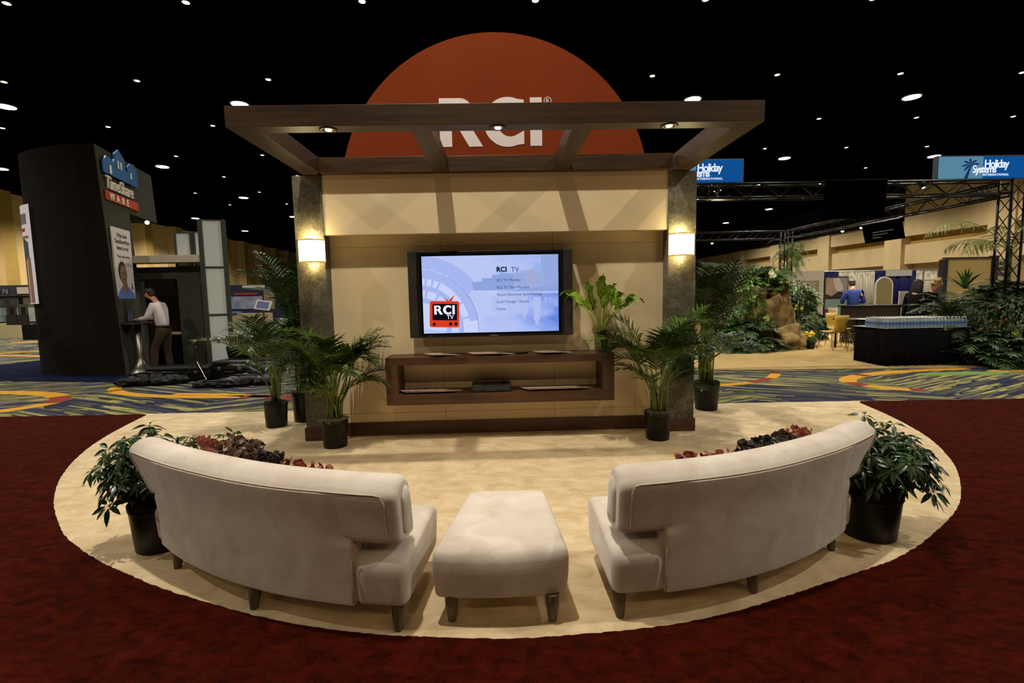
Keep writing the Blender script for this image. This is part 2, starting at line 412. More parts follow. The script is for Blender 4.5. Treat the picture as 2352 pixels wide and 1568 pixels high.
# circle through (+-1.58,3.0) (+-1.36,3.49) (0,4.19): centre z 2.6, r 1.6
pp = []
for i in range(65):
    a = i / 64 * PI; x = 1.625 * math.cos(a); z = 2.575 + 1.625 * math.sin(a)
    if z > 2.765: pp.append((x, z - 2.76))
pp = [(pp[0][0], .005)] + pp + [(pp[-1][0], .005)]
m_rust = mat('rust_laminate', '#7c320f', .85, noise_amt=.05, scale=1.5)
MB().prism(pp, .05, (0, -.06, 0)).build('disc_panel', m_rust, ds, bevel=.002)
MB().box(-.0012, .0012, -.0615, -.06, .02, 1.43).build('panel_joint', mat('joint', '#5c2718', .6), ds)
m_white = mat('white_vinyl', '#e9dcd6', .5)
def rci(b, x, y, z, w, h, d):      # the three letters as cut vinyl: stem widths taken from the sign
    st = w * .125
    def P(pts): b.prism([(x + px * w, z + pz * h) for px, pz in pts], d, (0, y, 0))
    # R : stem, bowl, leg
    P([(0, 0), (.118, 0), (.118, 1), (0, 1)])
    bo = []
    for i in range(13):
        a = PI / 2 - PI * i / 12; bo.append((.20 + .125 * math.cos(a), .72 + .28 * math.sin(a)))
    bi = []
    for i in range(13):
        a = -PI / 2 + PI * i / 12; bi.append((.165 + .055 * math.cos(a), .72 + .135 * math.sin(a)))
    P([(.118, 1)] + bo + [(.118, .44)] + [(.118, .585)] + bi + [(.118, .855)])
    P([(.15, .50), (.28, .50), (.42, 0), (.285, 0)])
    # C
    n = 28; o_ = []; i_ = []
    for i in range(n + 1):
        a = R(58) + (R(302) - R(58)) * i / n
        o_.append((.665 + .235 * math.cos(a), .5 + .515 * math.sin(a)))
        i_.append((.69 + .125 * math.cos(a), .5 + .30 * math.sin(a)))
    xr = .825
    o_[0] = (xr, .955); o_[-1] = (xr, .045); i_[0] = (xr, .68); i_[-1] = (xr, .32)
    for k in range(n):
        P([o_[k], o_[k + 1], i_[k + 1], i_[k]])
    P([(.885, 0), (1.0, 0), (1.0, 1), (.885, 1)])
b = MB(); rci(b, -.58, -.064, .30, 1.07, .49, .003); b.build('lettering', m_white, ds)
b = MB()
for i in range(24):
    a0_, a1_ = 2 * PI * i / 24, 2 * PI * (i + 1) / 24
    b.prism([(.553 + r_ * math.cos(a), .755 + r_ * math.sin(a)) for r_, a in ((.040, a0_), (.040, a1_), (.033, a1_), (.033, a0_))], .003, (0, -.064, 0))
b.text('R', .062, .533, -.064, .733, off=.001)
b.build('registered_mark', m_white, ds)
# pergola
pg = thing('pergola_frame', 'dark wood pergola frame projecting over the television wall', 'pergola', (0, 4.5, 2.75))
ZB, ZT = 2.75, 2.90
fb = bx('front_beam', m_wx, -1.95, 2.0, 3.75, 3.895, ZB, ZT, pg, .002)
bx('rear_beam', m_wx, -1.79, 1.79, 5.10, 5.20, ZB, ZT, pg, .002)
for s in (-1, 1):
    b = MB(); xa = s * 1.95 + (.05 if s > 0 else 0)
    xo, xi = xa, xa - s * .19
    b.box(min(xo, xi), max(xo, xi), 3.895, 5.60, ZB, ZT); b.build('side_beam', m_wy, pg, bevel=.002, world=True)
for x in (-.56, .66):
    bx('crossbeam', m_wy, x - .075, x + .075, 3.895, 5.10, ZB + .001, ZT - .02, pg, .002)
m_ring = mat('bronze_trim', '#4a3a26', .35, metal=.7)
m_dl = mat('downlight_lens', '#ffffff', emit='#ffdc9a', estr=18)
for nm, x in (('leftmost', -1.235), ('middle', .02), ('rightmost', 1.31)):
    t = thing('recessed_downlight', nm + ' small recessed downlight under the pergola front beam', 'downlight', (x, 3.823, 2.75), 0, 'downlights in the pergola beam')
    MB().lathe([(.066, 0), (.066, -.004), (.055, -.008), (.03, -.006), (.028, 0)], 28).build('trim_ring', m_ring, t, smooth=True)
    MB().lathe([(.001, -.0085), (.024, -.0085), (.024, -.004), (.001, -.004)], 20).build('lens', m_dl, t)
    sl = spot((x, 3.823, 2.735), 34, (1, .82, .56), 2.1, .02, .9)
# sconces
m_shade = mat('opal_shade', '#fff3d6', .5, emit='#ffeab0', estr=4.5)
m_brass = mat('sconce_band', '#c8a24a', .3, metal=.9, emit='#ffd070', estr=.35)
for nm, x in (('left', -1.905), ('right', 1.915)):
    t = thing('wall_sconce', 'glowing half round sconce on the ' + nm + ' stone column', 'wall sconce', (x, 5.18, 1.87), 0, 'wall sconces')
    def half(z0, z1, r, d, y0=0):
        return [[(r * math.sin(a), y0 - d * math.cos(a), z) for a in [-PI / 2 + PI * i / 20 for i in range(21)]] for z in (z0, z1)]
    b = MB(); rr = half(.012, .228, .132, .105); b.rings(rr, closed=False, cap=False)
    shd = b.build('shade', m_shade, t, smooth=True, solid=.003)
    b = MB()
    for z0 in (0, .222, .03, .2):
        hh = .014 if z0 in (0, .222) else .003
        rr = half(z0, z0 + hh, .136 if hh > .01 else .1335, .109 if hh > .01 else .1065); b.rings(rr, closed=False, cap=False)
    b.build('metal_band', m_brass, shd, smooth=True, solid=.003)
    MB().box(-.11, .11, -.012, -.001, .02, .22).build('backplate', m_brass, t)
    for z, pw in ((.24, 8), (0, 3)):
        d = bpy.data.lights.new('sconce_lamp', 'POINT'); d.energy = pw * .7; d.color = (1, .82, .42); d.shadow_soft_size = .04
        l = bpy.data.objects.new('sconce_lamp', d); C.objects.link(l); l.location = (x, 5.18 - .05, 1.87 + z + (.02 if z else -.02))

# shelf
sh = thing('wall_shelf', 'long walnut box shelf mounted on the wall below the television', 'shelf', (0, 5.33, .4))
m_sh = wood('shelf_walnut', '#3a2412', '#573820', (1, 12, 12))
m_shz = wood('shelf_walnut_v', '#3a2412', '#573820', (12, 12, 1))
bx('top_board', m_sh, -1.17, 1.17, 5.0, 5.333, .81, .89, sh, .002)
bx('bottom_board', m_sh, -1.17, 1.17, 5.0, 5.333, .40, .51, sh, .002)
for s in (-1, 1):
    x0, x1 = sorted((s * 1.17, s * 1.045)); bx('side_board', m_shz, x0, x1, 5.0, 5.333, .51, .81, sh, .002)

# ------------------------------------------------------------------ television
m_tvb = mat('tv_black', '#14120f', .35, noise_amt=.05, scale=30)
m_tvs = mat('tv_speaker', '#1c1913', .6, bump=.2, bscale=500)
m_bez = mat('tv_inner_bezel', '#030308', .15)
tv = thing('television', 'wide flat screen television with side speakers showing a menu', 'television', (-.085, 5.25, 1.07))
bx('body', m_tvb, -.93, .76, 5.17, 5.30, 1.075, 1.965, tv, .004)
bx('wall_mount', m_tvb, -.4, .3, 5.30, 5.336, 1.3, 1.7, tv, .002)
for x0, x1 in ((-.935, -.845), (.675, .77)):
    bx('speaker', m_tvs, x0, x1, 5.155, 5.19, 1.075, 1.965, tv, .006)
b = MB(); X0, X1, Z0, Z1 = -.79, .62, 1.12, 1.915
b.box(X0 - .022, X1 + .022, 5.160, 5.171, Z0 - .022, Z1 + .022); b.build('inner_bezel', m_bez, tv, world=True, bevel=.002)
def screen_mat():
    m = bpy.data.materials.new('screen_picture'); m.use_nodes = True; nt = m.node_tree; N = nt.nodes; L = nt.links
    for n in list(N): N.remove(n)
    out = N.new('ShaderNodeOutputMaterial'); em = N.new('ShaderNodeEmission'); L.new(em.outputs[0], out.inputs[0])
    tc = N.new('ShaderNodeTexCoord'); sp = N.new('ShaderNodeSeparateXYZ'); L.new(tc.outputs['Object'], sp.inputs[0])
    def mr(o, a, c, d=0, e=1):
        n = N.new('ShaderNodeMapRange'); L.new(o, n.inputs[0]); n.inputs[1].default_value = a; n.inputs[2].default_value = c; n.inputs[3].default_value = d; n.inputs[4].default_value = e; return n.outputs[0]
    x = mr(sp.outputs[0], -.705, .705); z = mr(sp.outputs[2], .05, .845)
    ns = N.new('ShaderNodeTexNoise'); ns.inputs['Scale'].default_value = 3.5; ns.inputs['Detail'].default_value = 5
    mp = N.new('ShaderNodeMapping'); mp.inputs['Scale'].default_value = (1, 1, 2.2); L.new(tc.outputs['Object'], mp.inputs[0]); L.new(mp.outputs[0], ns.inputs[0])
    ad = N.new('ShaderNodeMath'); ad.operation = 'MULTIPLY_ADD'; L.new(ns.outputs[0], ad.inputs[0]); ad.inputs[1].default_value = -.9; L.new(x, ad.inputs[2])
    rp = N.new('ShaderNodeValToRGB'); L.new(ad.outputs[0], rp.inputs[0]); e = rp.color_ramp.elements
    e[0].position = -.0; e[0].color = lin('#bac7f4'); e[1].position = .62; e[1].color = lin('#6385e2'); q = e.new(.3); q.color = lin('#a9bbf3')
    # waterline: a pale strip
    s2 = N.new('ShaderNodeMath'); s2.operation = 'COMPARE'; L.new(z, s2.inputs[0]); s2.inputs[1].default_value = .52; s2.inputs[2].default_value = .012
    s3 = N.new('ShaderNodeMath'); s3.operation = 'MULTIPLY'; L.new(s2.outputs[0], s3.inputs[0]); L.new(mr(x, .4, .9, 0, .6), s3.inputs[1])
    mx = N.new('ShaderNodeMix'); mx.data_type = 'RGBA'; L.new(s3.outputs[0], mx.inputs[0]); L.new(rp.outputs[0], mx.inputs[6]); mx.inputs[7].default_value = lin('#dfe6f6')
    L.new(mx.outputs[2], em.inputs[0]); em.inputs[1].default_value = 1.0
    return m
def em(name, col, s=1.0):
    m = mat(name, '#000000', .5, emit=col, estr=s); m.node_tree.nodes['Principled BSDF'].inputs['Specular IOR Level'].default_value = 0; return m
mats = [screen_mat(), em('s_band', '#a6b6ee'), em('s_pale', '#c9d2fa'), em('s_red', '#dc3a20'), em('s_dark', '#0b0d18'), em('s_white', '#f2f4ff'), em('s_ink', '#23346b'), em('s_tower', '#8ea4dc'), em('s_hotel', '#9dafe0'), em('s_gold', '#b0bfee'), em('s_tan', '#b3a6c0'), em('s_bridge', '#5f83d8'), em('s_black', '#06102a')]
b = MB(); W = 1.41; H = .795; ox = -.705; oz = .05
yy = -.0935
b.box(ox, ox + W, yy, yy + .002, oz, oz + H)
lay = [0]
def S(pts, mi, z=None):
    lay[0] += 1; b.mi = mi; y = yy - .00004 * lay[0] - .0002
    b.poly([(ox + u * W, y, oz + v * H) for u, v in pts])
def uv(px, py):   # menu-picture pixel (0..2352 x 0..1497 crop) to screen fraction, keystone removed
    t = (px - 60) / 2220; top = 152 - t * 55; bot = 1402 - t * 64
    le = 55 + (py - 152) / 1250 * 45; ri = 2282 + (py - 97) / 1240 * 18
    return ((px - le) / (ri - le), 1 - (py - top) / (bot - top))
def ring(cx, cy, r0, r1, a0, a1, mi, n=40):
    lay[0] += 1; b.mi = mi; y = yy - .00004 * lay[0] - .0002
    for k in range(n):
        q = []
        for r_, a in ((r0, a0 + (a1 - a0) * k / n), (r1, a0 + (a1 - a0) * k / n), (r1, a0 + (a1 - a0) * (k + 1) / n), (r0, a0 + (a1 - a0) * (k + 1) / n)):
            u = (cx + r_ * math.cos(R(a))) / 2240; v = 1 - (cy - r_ * math.sin(R(a))) / 1250
            q.append((ox + max(0, min(1, u)) * W, y, oz + max(0, min(1, v)) * H))
        if len({(round(p[0], 5), round(p[2], 5)) for p in q}) > 2: b.poly(q)
ring(-60, 1180, 0, 965, -30, 92, 2)
ring(-60, 1180, 830, 965, 8, 92, 1); ring(-60, 1180, 985, 1190, 35, 92, 1)
ring(-60, 1180, 640, 720, -20, 92, 1); ring(-60, 1180, 440, 520, -20, 92, 1)
for a in (64, 72, 80, 30, 12, -8):
    ring(-60, 1180, 720, 985, a, a + 2.6, 1, 3)
for a in (40, 58, 76):
    ring(-60, 1180, 430, 640, a, a + 4, 1, 3)
ring(-60, 1180, 965, 972, -15, 60, 11, 30)
S([uv(2003, 110), uv(2285, 97), uv(2292, 600), uv(2010, 600)], 7)
for k in range(9): S([uv(2020 + k * 29, 112), uv(2032 + k * 29, 112), uv(2036 + k * 29, 600), uv(2024 + k * 29, 600)], 8)
S([uv(1560, 400), uv(1850, 335), uv(2050, 400), uv(2050, 610), uv(1560, 620)], 8)
for k in range(7): S([uv(1570, 425 + k * 27), uv(2040, 420 + k * 27), uv(2040, 428 + k * 27), uv(1570, 434 + k * 27)], 7)
S([uv(1812, 338), uv(1862, 345), uv(1868, 590), uv(1818, 590)], 10)
S([uv(880, 560), uv(1040, 545), uv(1040, 490), uv(1200, 490), uv(1210, 440), uv(1330, 430), uv(1330, 400), uv(1560, 420), uv(1560, 680), uv(900, 690)], 7)
S([uv(1950, 640), uv(2290, 560), uv(2290, 700), uv(1500, 705), uv(1700, 640)], 7)
S([uv(1300, 700), uv(2290, 690), uv(2292, 722), uv(1300, 735)], 9)
for x0, x1, yb in ((1200, 1310, 1050), (1450, 1540, 1010), (1680, 1790, 1150), (1880, 2000, 1250), (2060, 2100, 900)):
    xm = (x0 + x1) / 2; S([uv(x0, 790), uv(x1, 785), uv(x1 - 8, yb - 120), uv(xm, yb), uv(x0 + 8, yb - 100)], 9)
# red cartoon-free tv icon
def rr_(x0, x1, y0, y1, r_, mi):
    pts = []
    for cx, cy, a in ((x1 - r_, y0 + r_, 90), (x1 - r_, y1 - r_, 0), (x0 + r_, y1 - r_, -90), (x0 + r_, y0 + r_, -180)):
        for k in range(6):
            t = R(a - 18 * k); pts.append(uv(cx + r_ * math.cos(t), cy - r_ * math.sin(t)))
    S(pts, mi)
S([uv(470, 868), uv(415, 805), uv(500, 858), uv(605, 752), uv(545, 865)], 3)
rr_(193, 672, 868, 1295, 35, 3); rr_(238, 635, 912, 1180, 4, 4)
for cx, cy in ((267, 1245), (532, 1238), (615, 1236)):
    S([uv(cx + 27 * math.cos(t), cy + 27 * math.sin(t)) for t in [2 * PI * k / 20 for k in range(20)]], 4)
b.mi = 5
u0, v0 = uv(268, 1088); u1, v1 = uv(597, 930)
rci(b, ox + u0 * W, yy - .006, oz + v0 * H, (u1 - u0) * W, (v1 - v0) * H * .98, .0005)
def T(s, px, py, size, mi, off=0, sx=1, sh=0):
    b.mi = mi; u, v = uv(px, py); b.text(s, size, ox + u * W, yy - .006, oz + v * H, off=off, sx=sx, shear=sh)
T('TV', 470, 1160, .062, 5, .0005, .95)
T('RCI', 1275, 388, .070, 12, .0028, 1.0); T('TV', 1512, 385, .070, 6, 0, 1)
b.mi = 12; u, v = uv(1240, 552); b.box(ox + u * W, ox + (u + .018) * W, yy - .0065, yy - .006, oz + v * H, oz + (v + .003) * H)
for i, s in enumerate(('RCI TV: Member', 'RCI TV: Non-Member', 'Resort Showcase Gold Package', 'Gold Package - Sample', 'Home')):
    T(s, 1282, 545 + i * 116, .040, 6, 0, (.92, .94, .93, .92, .97)[i])
b.build('screen', mats, tv)
b = MB(); b.text('Panasonic', .022, -.02, -.0815 - .001, .012, off=.0004); b.build('maker_lettering', mat('silver_print', '#b8b0a0', .4), tv)
MB().box(-.64, -.635, -.0815, -.08, .02, .024).build('power_light', em('led', '#d8d8d0', 1), tv)
MB().box(-.85, -.765, -.095, -.08, .8955, .899).build('silver_edge', mat('silver', '#b9b2a4', .3, metal=.9), tv)
# ------------------------------------------------------------------ sofas and ottoman
def suede():
    m = bpy.data.materials.new('ivory_suede'); m.use_nodes = True; nt = m.node_tree; N = nt.nodes; L = nt.links
    b = N['Principled BSDF']; b.inputs['Roughness'].default_value = .9; b.inputs['Sheen Weight'].default_value = .35; b.inputs['Sheen Roughness'].default_value = .4; b.inputs['Specular IOR Level'].default_value = .1
    tc = N.new('ShaderNodeTexCoord')
    n = N.new('ShaderNodeTexNoise'); n.inputs['Scale'].default_value = 5; n.inputs['Detail'].default_value = 6; n.inputs['Distortion'].default_value = .8; L.new(tc.outputs['Object'], n.inputs[0])
    f = N.new('ShaderNodeTexNoise'); f.inputs['Scale'].default_value = 90; f.inputs['Detail'].default_value = 3; L.new(tc.outputs['Object'], f.inputs[0])
    ad = N.new('ShaderNodeMath'); ad.operation = 'MULTIPLY_ADD'; L.new(f.outputs[0], ad.inputs[0]); ad.inputs[1].default_value = .25; L.new(n.outputs[0], ad.inputs[2])
    rp = N.new('ShaderNodeValToRGB'); L.new(ad.outputs[0], rp.inputs[0]); e = rp.color_ramp.elements
    e[0].position = .42; e[0].color = lin('#c4b6a7'); e[1].position = .8; e[1].color = lin('#d9cfc2')
    L.new(rp.outputs[0], b.inputs['Base Color'])
    bp = N.new('ShaderNodeBump'); bp.inputs['Strength'].default_value = .25; bp.inputs['Distance'].default_value = .01; L.new(ad.outputs[0], bp.inputs['Height']); L.new(bp.outputs[0], b.inputs['Normal'])
    return m
m_su = suede()
m_pipe = mat('suede_piping', '#c4b5a4', .85, bump=.2, bscale=200)
m_leg = mat('taupe_wood', '#5e5040', .5, noise_amt=.2, scale=8, stretch=(6, 6, 1))

def rprof(pts, n=4, r=.03):                       # round the corners of a closed profile
    out = []; k = len(pts)
    for i in range(k):
        p0, p1, p2 = Vector(pts[i - 1]), Vector(pts[i]), Vector(pts[(i + 1) % k])
        ri = r[i] if isinstance(r, (list, tuple)) else r
        a = (p0 - p1); c = (p2 - p1); ra = min(ri, a.length * .48, c.length * .48)
        q0 = p1 + a.normalized() * ra; q2 = p1 + c.normalized() * ra
        for j in range(n + 1):
            t = j / n; out.append(q0 * (1 - t) ** 2 + p1 * 2 * t * (1 - t) + q2 * t * t)
    return out

def sweep(b, cx, cy, sg, Rr, prof, a0, a1, n=40, capw=.03, capn=5, shrink=.035, flare=None, bulge=0, slant=None):
    """sweep (dr,z) profile along the arc; rounded ends"""
    cen = sum((Vector(p) for p in prof), Vector((0, 0))) / len(prof)
    hw = max(p[0] for p in prof) - min(p[0] for p in prof); hh = max(p[1] for p in prof) - min(p[1] for p in prof)
    def ringat(a, s, puff=0):
        out = []
        for p in prof:
            d = Vector(p) - cen
            q = cen + Vector((d.x * max(0, 1 - 2 * s / hw), d.y * max(0, 1 - 2 * s / hh)))
            fl_ = flare(a, q.y, q.x) if flare else 0
            rad = Rr + q.x + fl_; aa = a + (slant(a, q.y) if slant else 0)
            out.append((cx + sg * rad * math.sin(R(aa)), cy - rad * math.cos(R(aa)), q.y))
        return out
    da = math.degrees(capw / Rr); rs = []
    for k in range(1, n): rs.append(ringat(a0 + da + (a1 - a0 - 2 * da) * k / n, 0))
    fixed = []
    for k in range(capn + 1):
        t = k / capn * PI / 2; fixed.append(ringat(a0 + da * (1 - math.cos(t)), shrink * (1 - math.sin(t))))
    mid = rs
    end = []
    for k in range(capn, -1, -1):
        t = k / capn * PI / 2; end.append(ringat(a1 - da * (1 - math.cos(t)), shrink * (1 - math.sin(t))))
    b.rings(fixed + mid + end)

def sofa(label, cx, cy, sg, Rr, s0, s1, b0, b1, legs):
    ma = R((s0 + s1) / 2)
    t = thing('curved_sofa', label, 'sofa', (cx + sg * Rr * math.sin(ma), cy - Rr * math.cos(ma), .004))
    # seat block
    pr = rprof([(0.0, .125), (.012, .335), (-.52, .372), (-.60, .345), (-.555, .125)], 5, [.03, .07, .1, .06, .04])
    na = math.degrees(.25 / Rr); nb = math.degrees(.10 / Rr)
    def seatfl(a, z, dx):
        if dx < -.2: return 0
        e_ = min((a - s0 - na) / 2.0, (s1 - nb - a) / 2.0); return -.07 * max(0, min(1, e_ + .3))
    b = MB(); sweep(b, cx, cy, sg, Rr, pr, s0, s1, 60, .045, 6, .03, seatfl)
    b.build('seat', m_su, t, smooth=True, world=True)
    # lower back panel, narrower than the wing above it
    na = math.degrees(.25 / Rr); nb = math.degrees(.10 / Rr)
    fl_ = lambda a, z, dx=0: .085 * max(0, min(1, (a - b0 - (b1 - b0) * .55) / ((b1 - b0) * .45))) ** 1.5 * max(0, (z - .3) / .4) + .02 * max(0, 1 - (a - b0) / 8) * max(0, (z - .3) / .4)
    pr = rprof([(.002, .12), (.004, .18), (.004, .27), (.004, .36), (.0035, .44), (.0075, .52), (.0175, .60), (.0215, .646), (-.03, .648), (-.10, .44), (-.10, .30), (-.05, .125)], 4, [.008, .03, .05, .04, .04, .04, .03, .003, .01, .01, .01, .01])
    pf_ = lambda a, z, dx=0: fl_(a, z) - (.010 * max(0, 1 - min(a - s0 - na, s1 - nb - a) / 3.5) * min(1, max(0, (z - .40) / .04)) if dx > -.05 else 0)
    b = MB(); sweep(b, cx, cy, sg, Rr, pr, s0 + na, s1 - nb, 60, .012, 3, .008, pf_)
    b.build('back_panel', m_su, t, smooth=True, world=True)
    # backrest wing
    P0 = [(-.004, .42), (.000, .52), (.018, .652), (-.055, .706), (-.13, .708), (-.185, .66), (-.205, .53), (-.235, .372), (-.09, .385)]
    pr = rprof(P0, 5, [.03, .05, .035, .05, .04, .05, .05, .02, .04])
    sl_ = lambda a, z: -5.0 * max(0, (a - b0) / (b1 - b0)) ** 5 * min(1, max(0, 1 - (z - .40) / .27)) ** 1.4
    b = MB(); sweep(b, cx, cy, sg, Rr, pr, b0, b1, 48, .05, 7, .03, fl_, slant=sl_)
    brt = b.build('backrest', m_su, t, smooth=True, world=True)
    # oval end panels
    for a, sd in ((b0, -1), (b1, 1)):
        b = MB(); cen = Vector((-.115, .535)); rs = []
        for k in range(5):
            s = 1 - k / 5 if k < 5 else 0
            th = [0, .008, .016, .020, .021][k]; sc = [.62, .60, .5, .3, .08][k]
            rs.append([(cen.x + (p[0] - cen.x) * sc * .8, cen.y + (p[1] - cen.y) * sc * 1.15, th) for p in pr])
        out = []
        for r_ in rs:
            o_ = []
            for dx, z, th in r_:
                rad = Rr + dx + fl_(a, z); aa = a + sd * math.degrees((th - .001) / Rr) + sl_(a, z)
                o_.append((cx + sg * rad * math.sin(R(aa)), cy - rad * math.cos(R(aa)), z))
            out.append(o_)
        MB().tube(out[0][::2] + [out[0][0]], .0035, 5).build('piping', m_pipe, brt, smooth=True, world=True)
        b.rings(out); b.build('end_panel', m_su, brt, smooth=True, world=True)
    # piping: down the near side, along the top, down the far side
    pts = []
    def pp_(a, dx, z): rad = Rr + dx + fl_(a, z) + .004; a = a + sl_(a, z); return (cx + sg * rad * math.sin(R(a)), cy - rad * math.cos(R(a)), z)
    e = math.degrees(.055 / Rr)
    def rx(z): return lerp(-.006, .0, (z - .42) / .1) if z < .52 else lerp(.0, .018, (z - .52) / .132)
    for k in range(8): z = .425 + k * .027; pts.append(pp_(b0 + e - .004 * k, rx(z), z))
    pts.append(pp_(b0 + e + .35, .004, .645))
    for k in range(41): pts.append(pp_(b0 + e + 1 + (b1 - b0 - 2 * e - 2) * k / 40, .009, .652))
    pts.append(pp_(b1 - e - .35, .004, .645))
    for k in range(7, -1, -1): z = .425 + k * .027; pts.append(pp_(b1 - e, rx(z), z))
    MB().tube(pts, .0042, 6).build('piping', m_pipe, brt, smooth=True, world=True)
    # seam on the seat end, under the wing
    pts = [pp_(s0 + na - .05, .006, z) for z in (.345, .30, .22, .14)]
    MB().tube(pts, .003, 5).build('seam', m_pipe, t, smooth=True, world=True)
    for (lx, ly) in legs:
        b = MB(); d = Vector((lx - cx, ly - cy, 0)).normalized()
        rs = []
        for z, r_, of in ((.135, .034, -.02), (.08, .031, -.012), (.03, .023, -.003), (.0, .019, 0)):
            c_ = Vector((lx, ly, 0)) + d * (of - .015)
            rs.append([(c_.x + r_ * math.cos(2 * PI * k / 16), c_.y + r_ * math.sin(2 * PI * k / 16), z + .004) for k in range(16)])
        b.rings(rs); b.build('leg', m_leg, t, smooth=True, world=True, bevel=.003)
    return t
def inner(cx, cy, sg, Rr, a, d): return (cx + sg * (Rr - d) * math.sin(R(a)), cy - (Rr - d) * math.cos(R(a)))
LS = (-.127, 4.818, -1, 2.755); RS = (.449, 4.467, 1, 2.345)
sofa('curved ivory suede sofa on the left, its back to the camera', *LS, 6.4, 43.9, 6.9, 46.8, [(-.49, 2.10), (-1.235, 2.30), (-1.86, 2.70)] + [inner(*LS, a, .5) for a in (10, 24, 39)])
sofa('curved ivory suede sofa on the right, its back to the camera', *RS, .9, 42.5, 1.6, 47.9, [(.53, 2.14), (1.24, 2.29), (1.89, 2.66)] + [inner(*RS, a, .46) for a in (6, 22, 38)])

ot = thing('ottoman', 'wedge shaped ivory suede ottoman between the two sofas', 'ottoman', (-.02, 2.45, .004))
b = MB(); rs = []
def orr(z, g, bow):
    near, far = 2.155 - g, 2.83 + g; xl0, xr0, xl1, xr1 = -.325 - g, .285 + g, -.195 - g, .235 + g
    cs = [(xl0, near), (xr0, near), (xr1, far), (xl1, far)]
    pts = [Vector((x, y)) for x, y in cs]; out = []
    rr = rprof(pts, 6, .03); k = 0
    dense = []
    for i in range(len(rr)):
        a, c_ = rr[i], rr[(i + 1) % len(rr)]; m_ = 8 if i % 7 == 6 else 1
        for j in range(m_): dense.append(a.lerp(c_, j / m_))
    for p in dense:
        yy_ = p.y
        if abs(p.y - near) < .03: yy_ -= bow * (1 - ((p.x + .02) / .32) ** 2)
        out.append((p.x, yy_, z))
    return out
for z, g, bo in ((.128, -.014, .02), (.131, -.004, .03), (.142, .002, .035), (.22, .010, .035), (.30, .012, .03), (.330, .008, .022), (.345, -.001, .012), (.354, -.014, .004), (.359, -.035, 0), (.362, -.08, 0), (.363, -.16, 0)):
    rs.append(orr(z, g, bo))
b.rings(rs); b.build('cushion', m_su, ot, smooth=True, world=True)
for lx, ly in ((-.25, 2.17), (.215, 2.145), (-.13, 2.72), (.17, 2.70)):
    b = MB(); rs = []
    for z, r_ in ((.135, .032), (.08, .030), (.03, .023), (.0, .018)):
        rs.append([(lx + r_ * math.cos(2 * PI * k / 16), ly + r_ * math.sin(2 * PI * k / 16), z + .004) for k in range(16)])
    b.rings(rs); b.build('leg', m_leg, ot, smooth=True, world=True, bevel=.003)

# ------------------------------------------------------------------ cushions on the sofas
m_rufr = mat('rust_taffeta', '#7e3420', .4, noise_amt=.2, scale=12)
m_rufb = mat('brown_taffeta', '#5e4634', .4, noise_amt=.3, scale=9)
m_dkb = mat('chocolate_taffeta', '#2b1f17', .35, noise_amt=.3, scale=9)
def cushion(name, label, S_, a, d, zc, w_, h_, mt, style, seed, tilt=18):
    cx, cy, sg, Rr = S_; px, py = inner(cx, cy, sg, Rr, a, d)
    rad = Vector((px - cx, py - cy, 0)).normalized()          # towards the back
    tng = Vector((-rad.y, rad.x, 0)); tl = R(tilt)
    upv = (Vector((0, 0, 1)) * math.cos(tl) + rad * math.sin(tl)).normalized(); nrm = tng.cross(upv)
    t = thing(name, label, 'cushion', (px, py, zc), 0, 'cushions on the sofas')
    M = Matrix((tng, nrm, upv)).transposed().to_4x4()
    b = MB(); b.M = M; n = 14
    for sd in (-1, 1):
        g = []
        for i in range(n + 1):
            row = []
            for j in range(n + 1):
                u = -1 + 2 * i / n; v = -1 + 2 * j / n
                th = .055 * (max(0, (1 - u ** 4) * (1 - v ** 4))) ** .6
                pin = 1 - .06 * (abs(u * v))
                row.append(b.v((u * w_ / 2 * pin, sd * th, v * h_ / 2 * pin)))
            g.append(row)
        for i in range(n):
            for j in range(n): b.f([g[i][j], g[i + 1][j], g[i + 1][j + 1], g[i][j + 1]])
    b.build('cushion_body', mt, t, smooth=True, merge=.0005)
    random.seed(seed); b = MB(); b.M = M
    if style == 'ruffle':
        for row in range(2):
            per = []
            N_ = 120
            for k in range(N_):
                s = k / N_ * 4; e_ = int(s); f_ = s - e_
                c_ = [(-1, 1), (1, 1), (1, -1), (-1, -1)]; p0, p1 = c_[e_], c_[(e_ + 1) % 4]
                u, v = lerp(p0[0], p1[0], f_), lerp(p0[1], p1[1], f_)
                wob = math.sin(k * 1.35 + row) * .014 + random.uniform(-.004, .004)
                per.append(((u * w_ / 2 * .93, wob * .3, v * h_ / 2 * .93), (u * (w_ / 2 + .035), wob + (row - .5) * .02, v * (h_ / 2 + .035))))
            vs = [(b.v(p), b.v(q)) for p, q in per]
            for k in range(N_): b.f([vs[k][0], vs[(k + 1) % N_][0], vs[(k + 1) % N_][1], vs[k][1]])
        b.build('ruffle', mt, t, smooth=False, solid=.0015)
    else:
        cnt = 330 if style == 'petal' else 190
        for k in range(cnt):
            u = random.uniform(-1, 1) * w_ / 2; v = random.uniform(-1, 1) * h_ / 2
            if k < cnt * .45: v = h_ / 2 * random.uniform(.82, 1.04)
            r_ = random.uniform(.014, .028); ax = Vector((random.gauss(0, 1), random.gauss(0, 1), random.gauss(0, .8))).normalized()
            s1 = ax.orthogonal().normalized(); s2 = ax.cross(s1); c_ = Vector((u, random.uniform(-.05, .06), v))
            ctr = b.v(c_); rg = []
            for q in range(8):
                an = 2 * PI * q / 8; rr = r_ * (1 + .2 * random.uniform(-1, 1))
                rg.append(b.v(c_ + s1 * rr * math.cos(an) + s2 * rr * math.sin(an) + ax * r_ * (.35 + .12 * math.sin(an * 2))))
            for q in range(6): b.f([ctr, rg[q], rg[q + 1]])
        b.build('petals', mt, t, smooth=False, solid=.001)
    return t
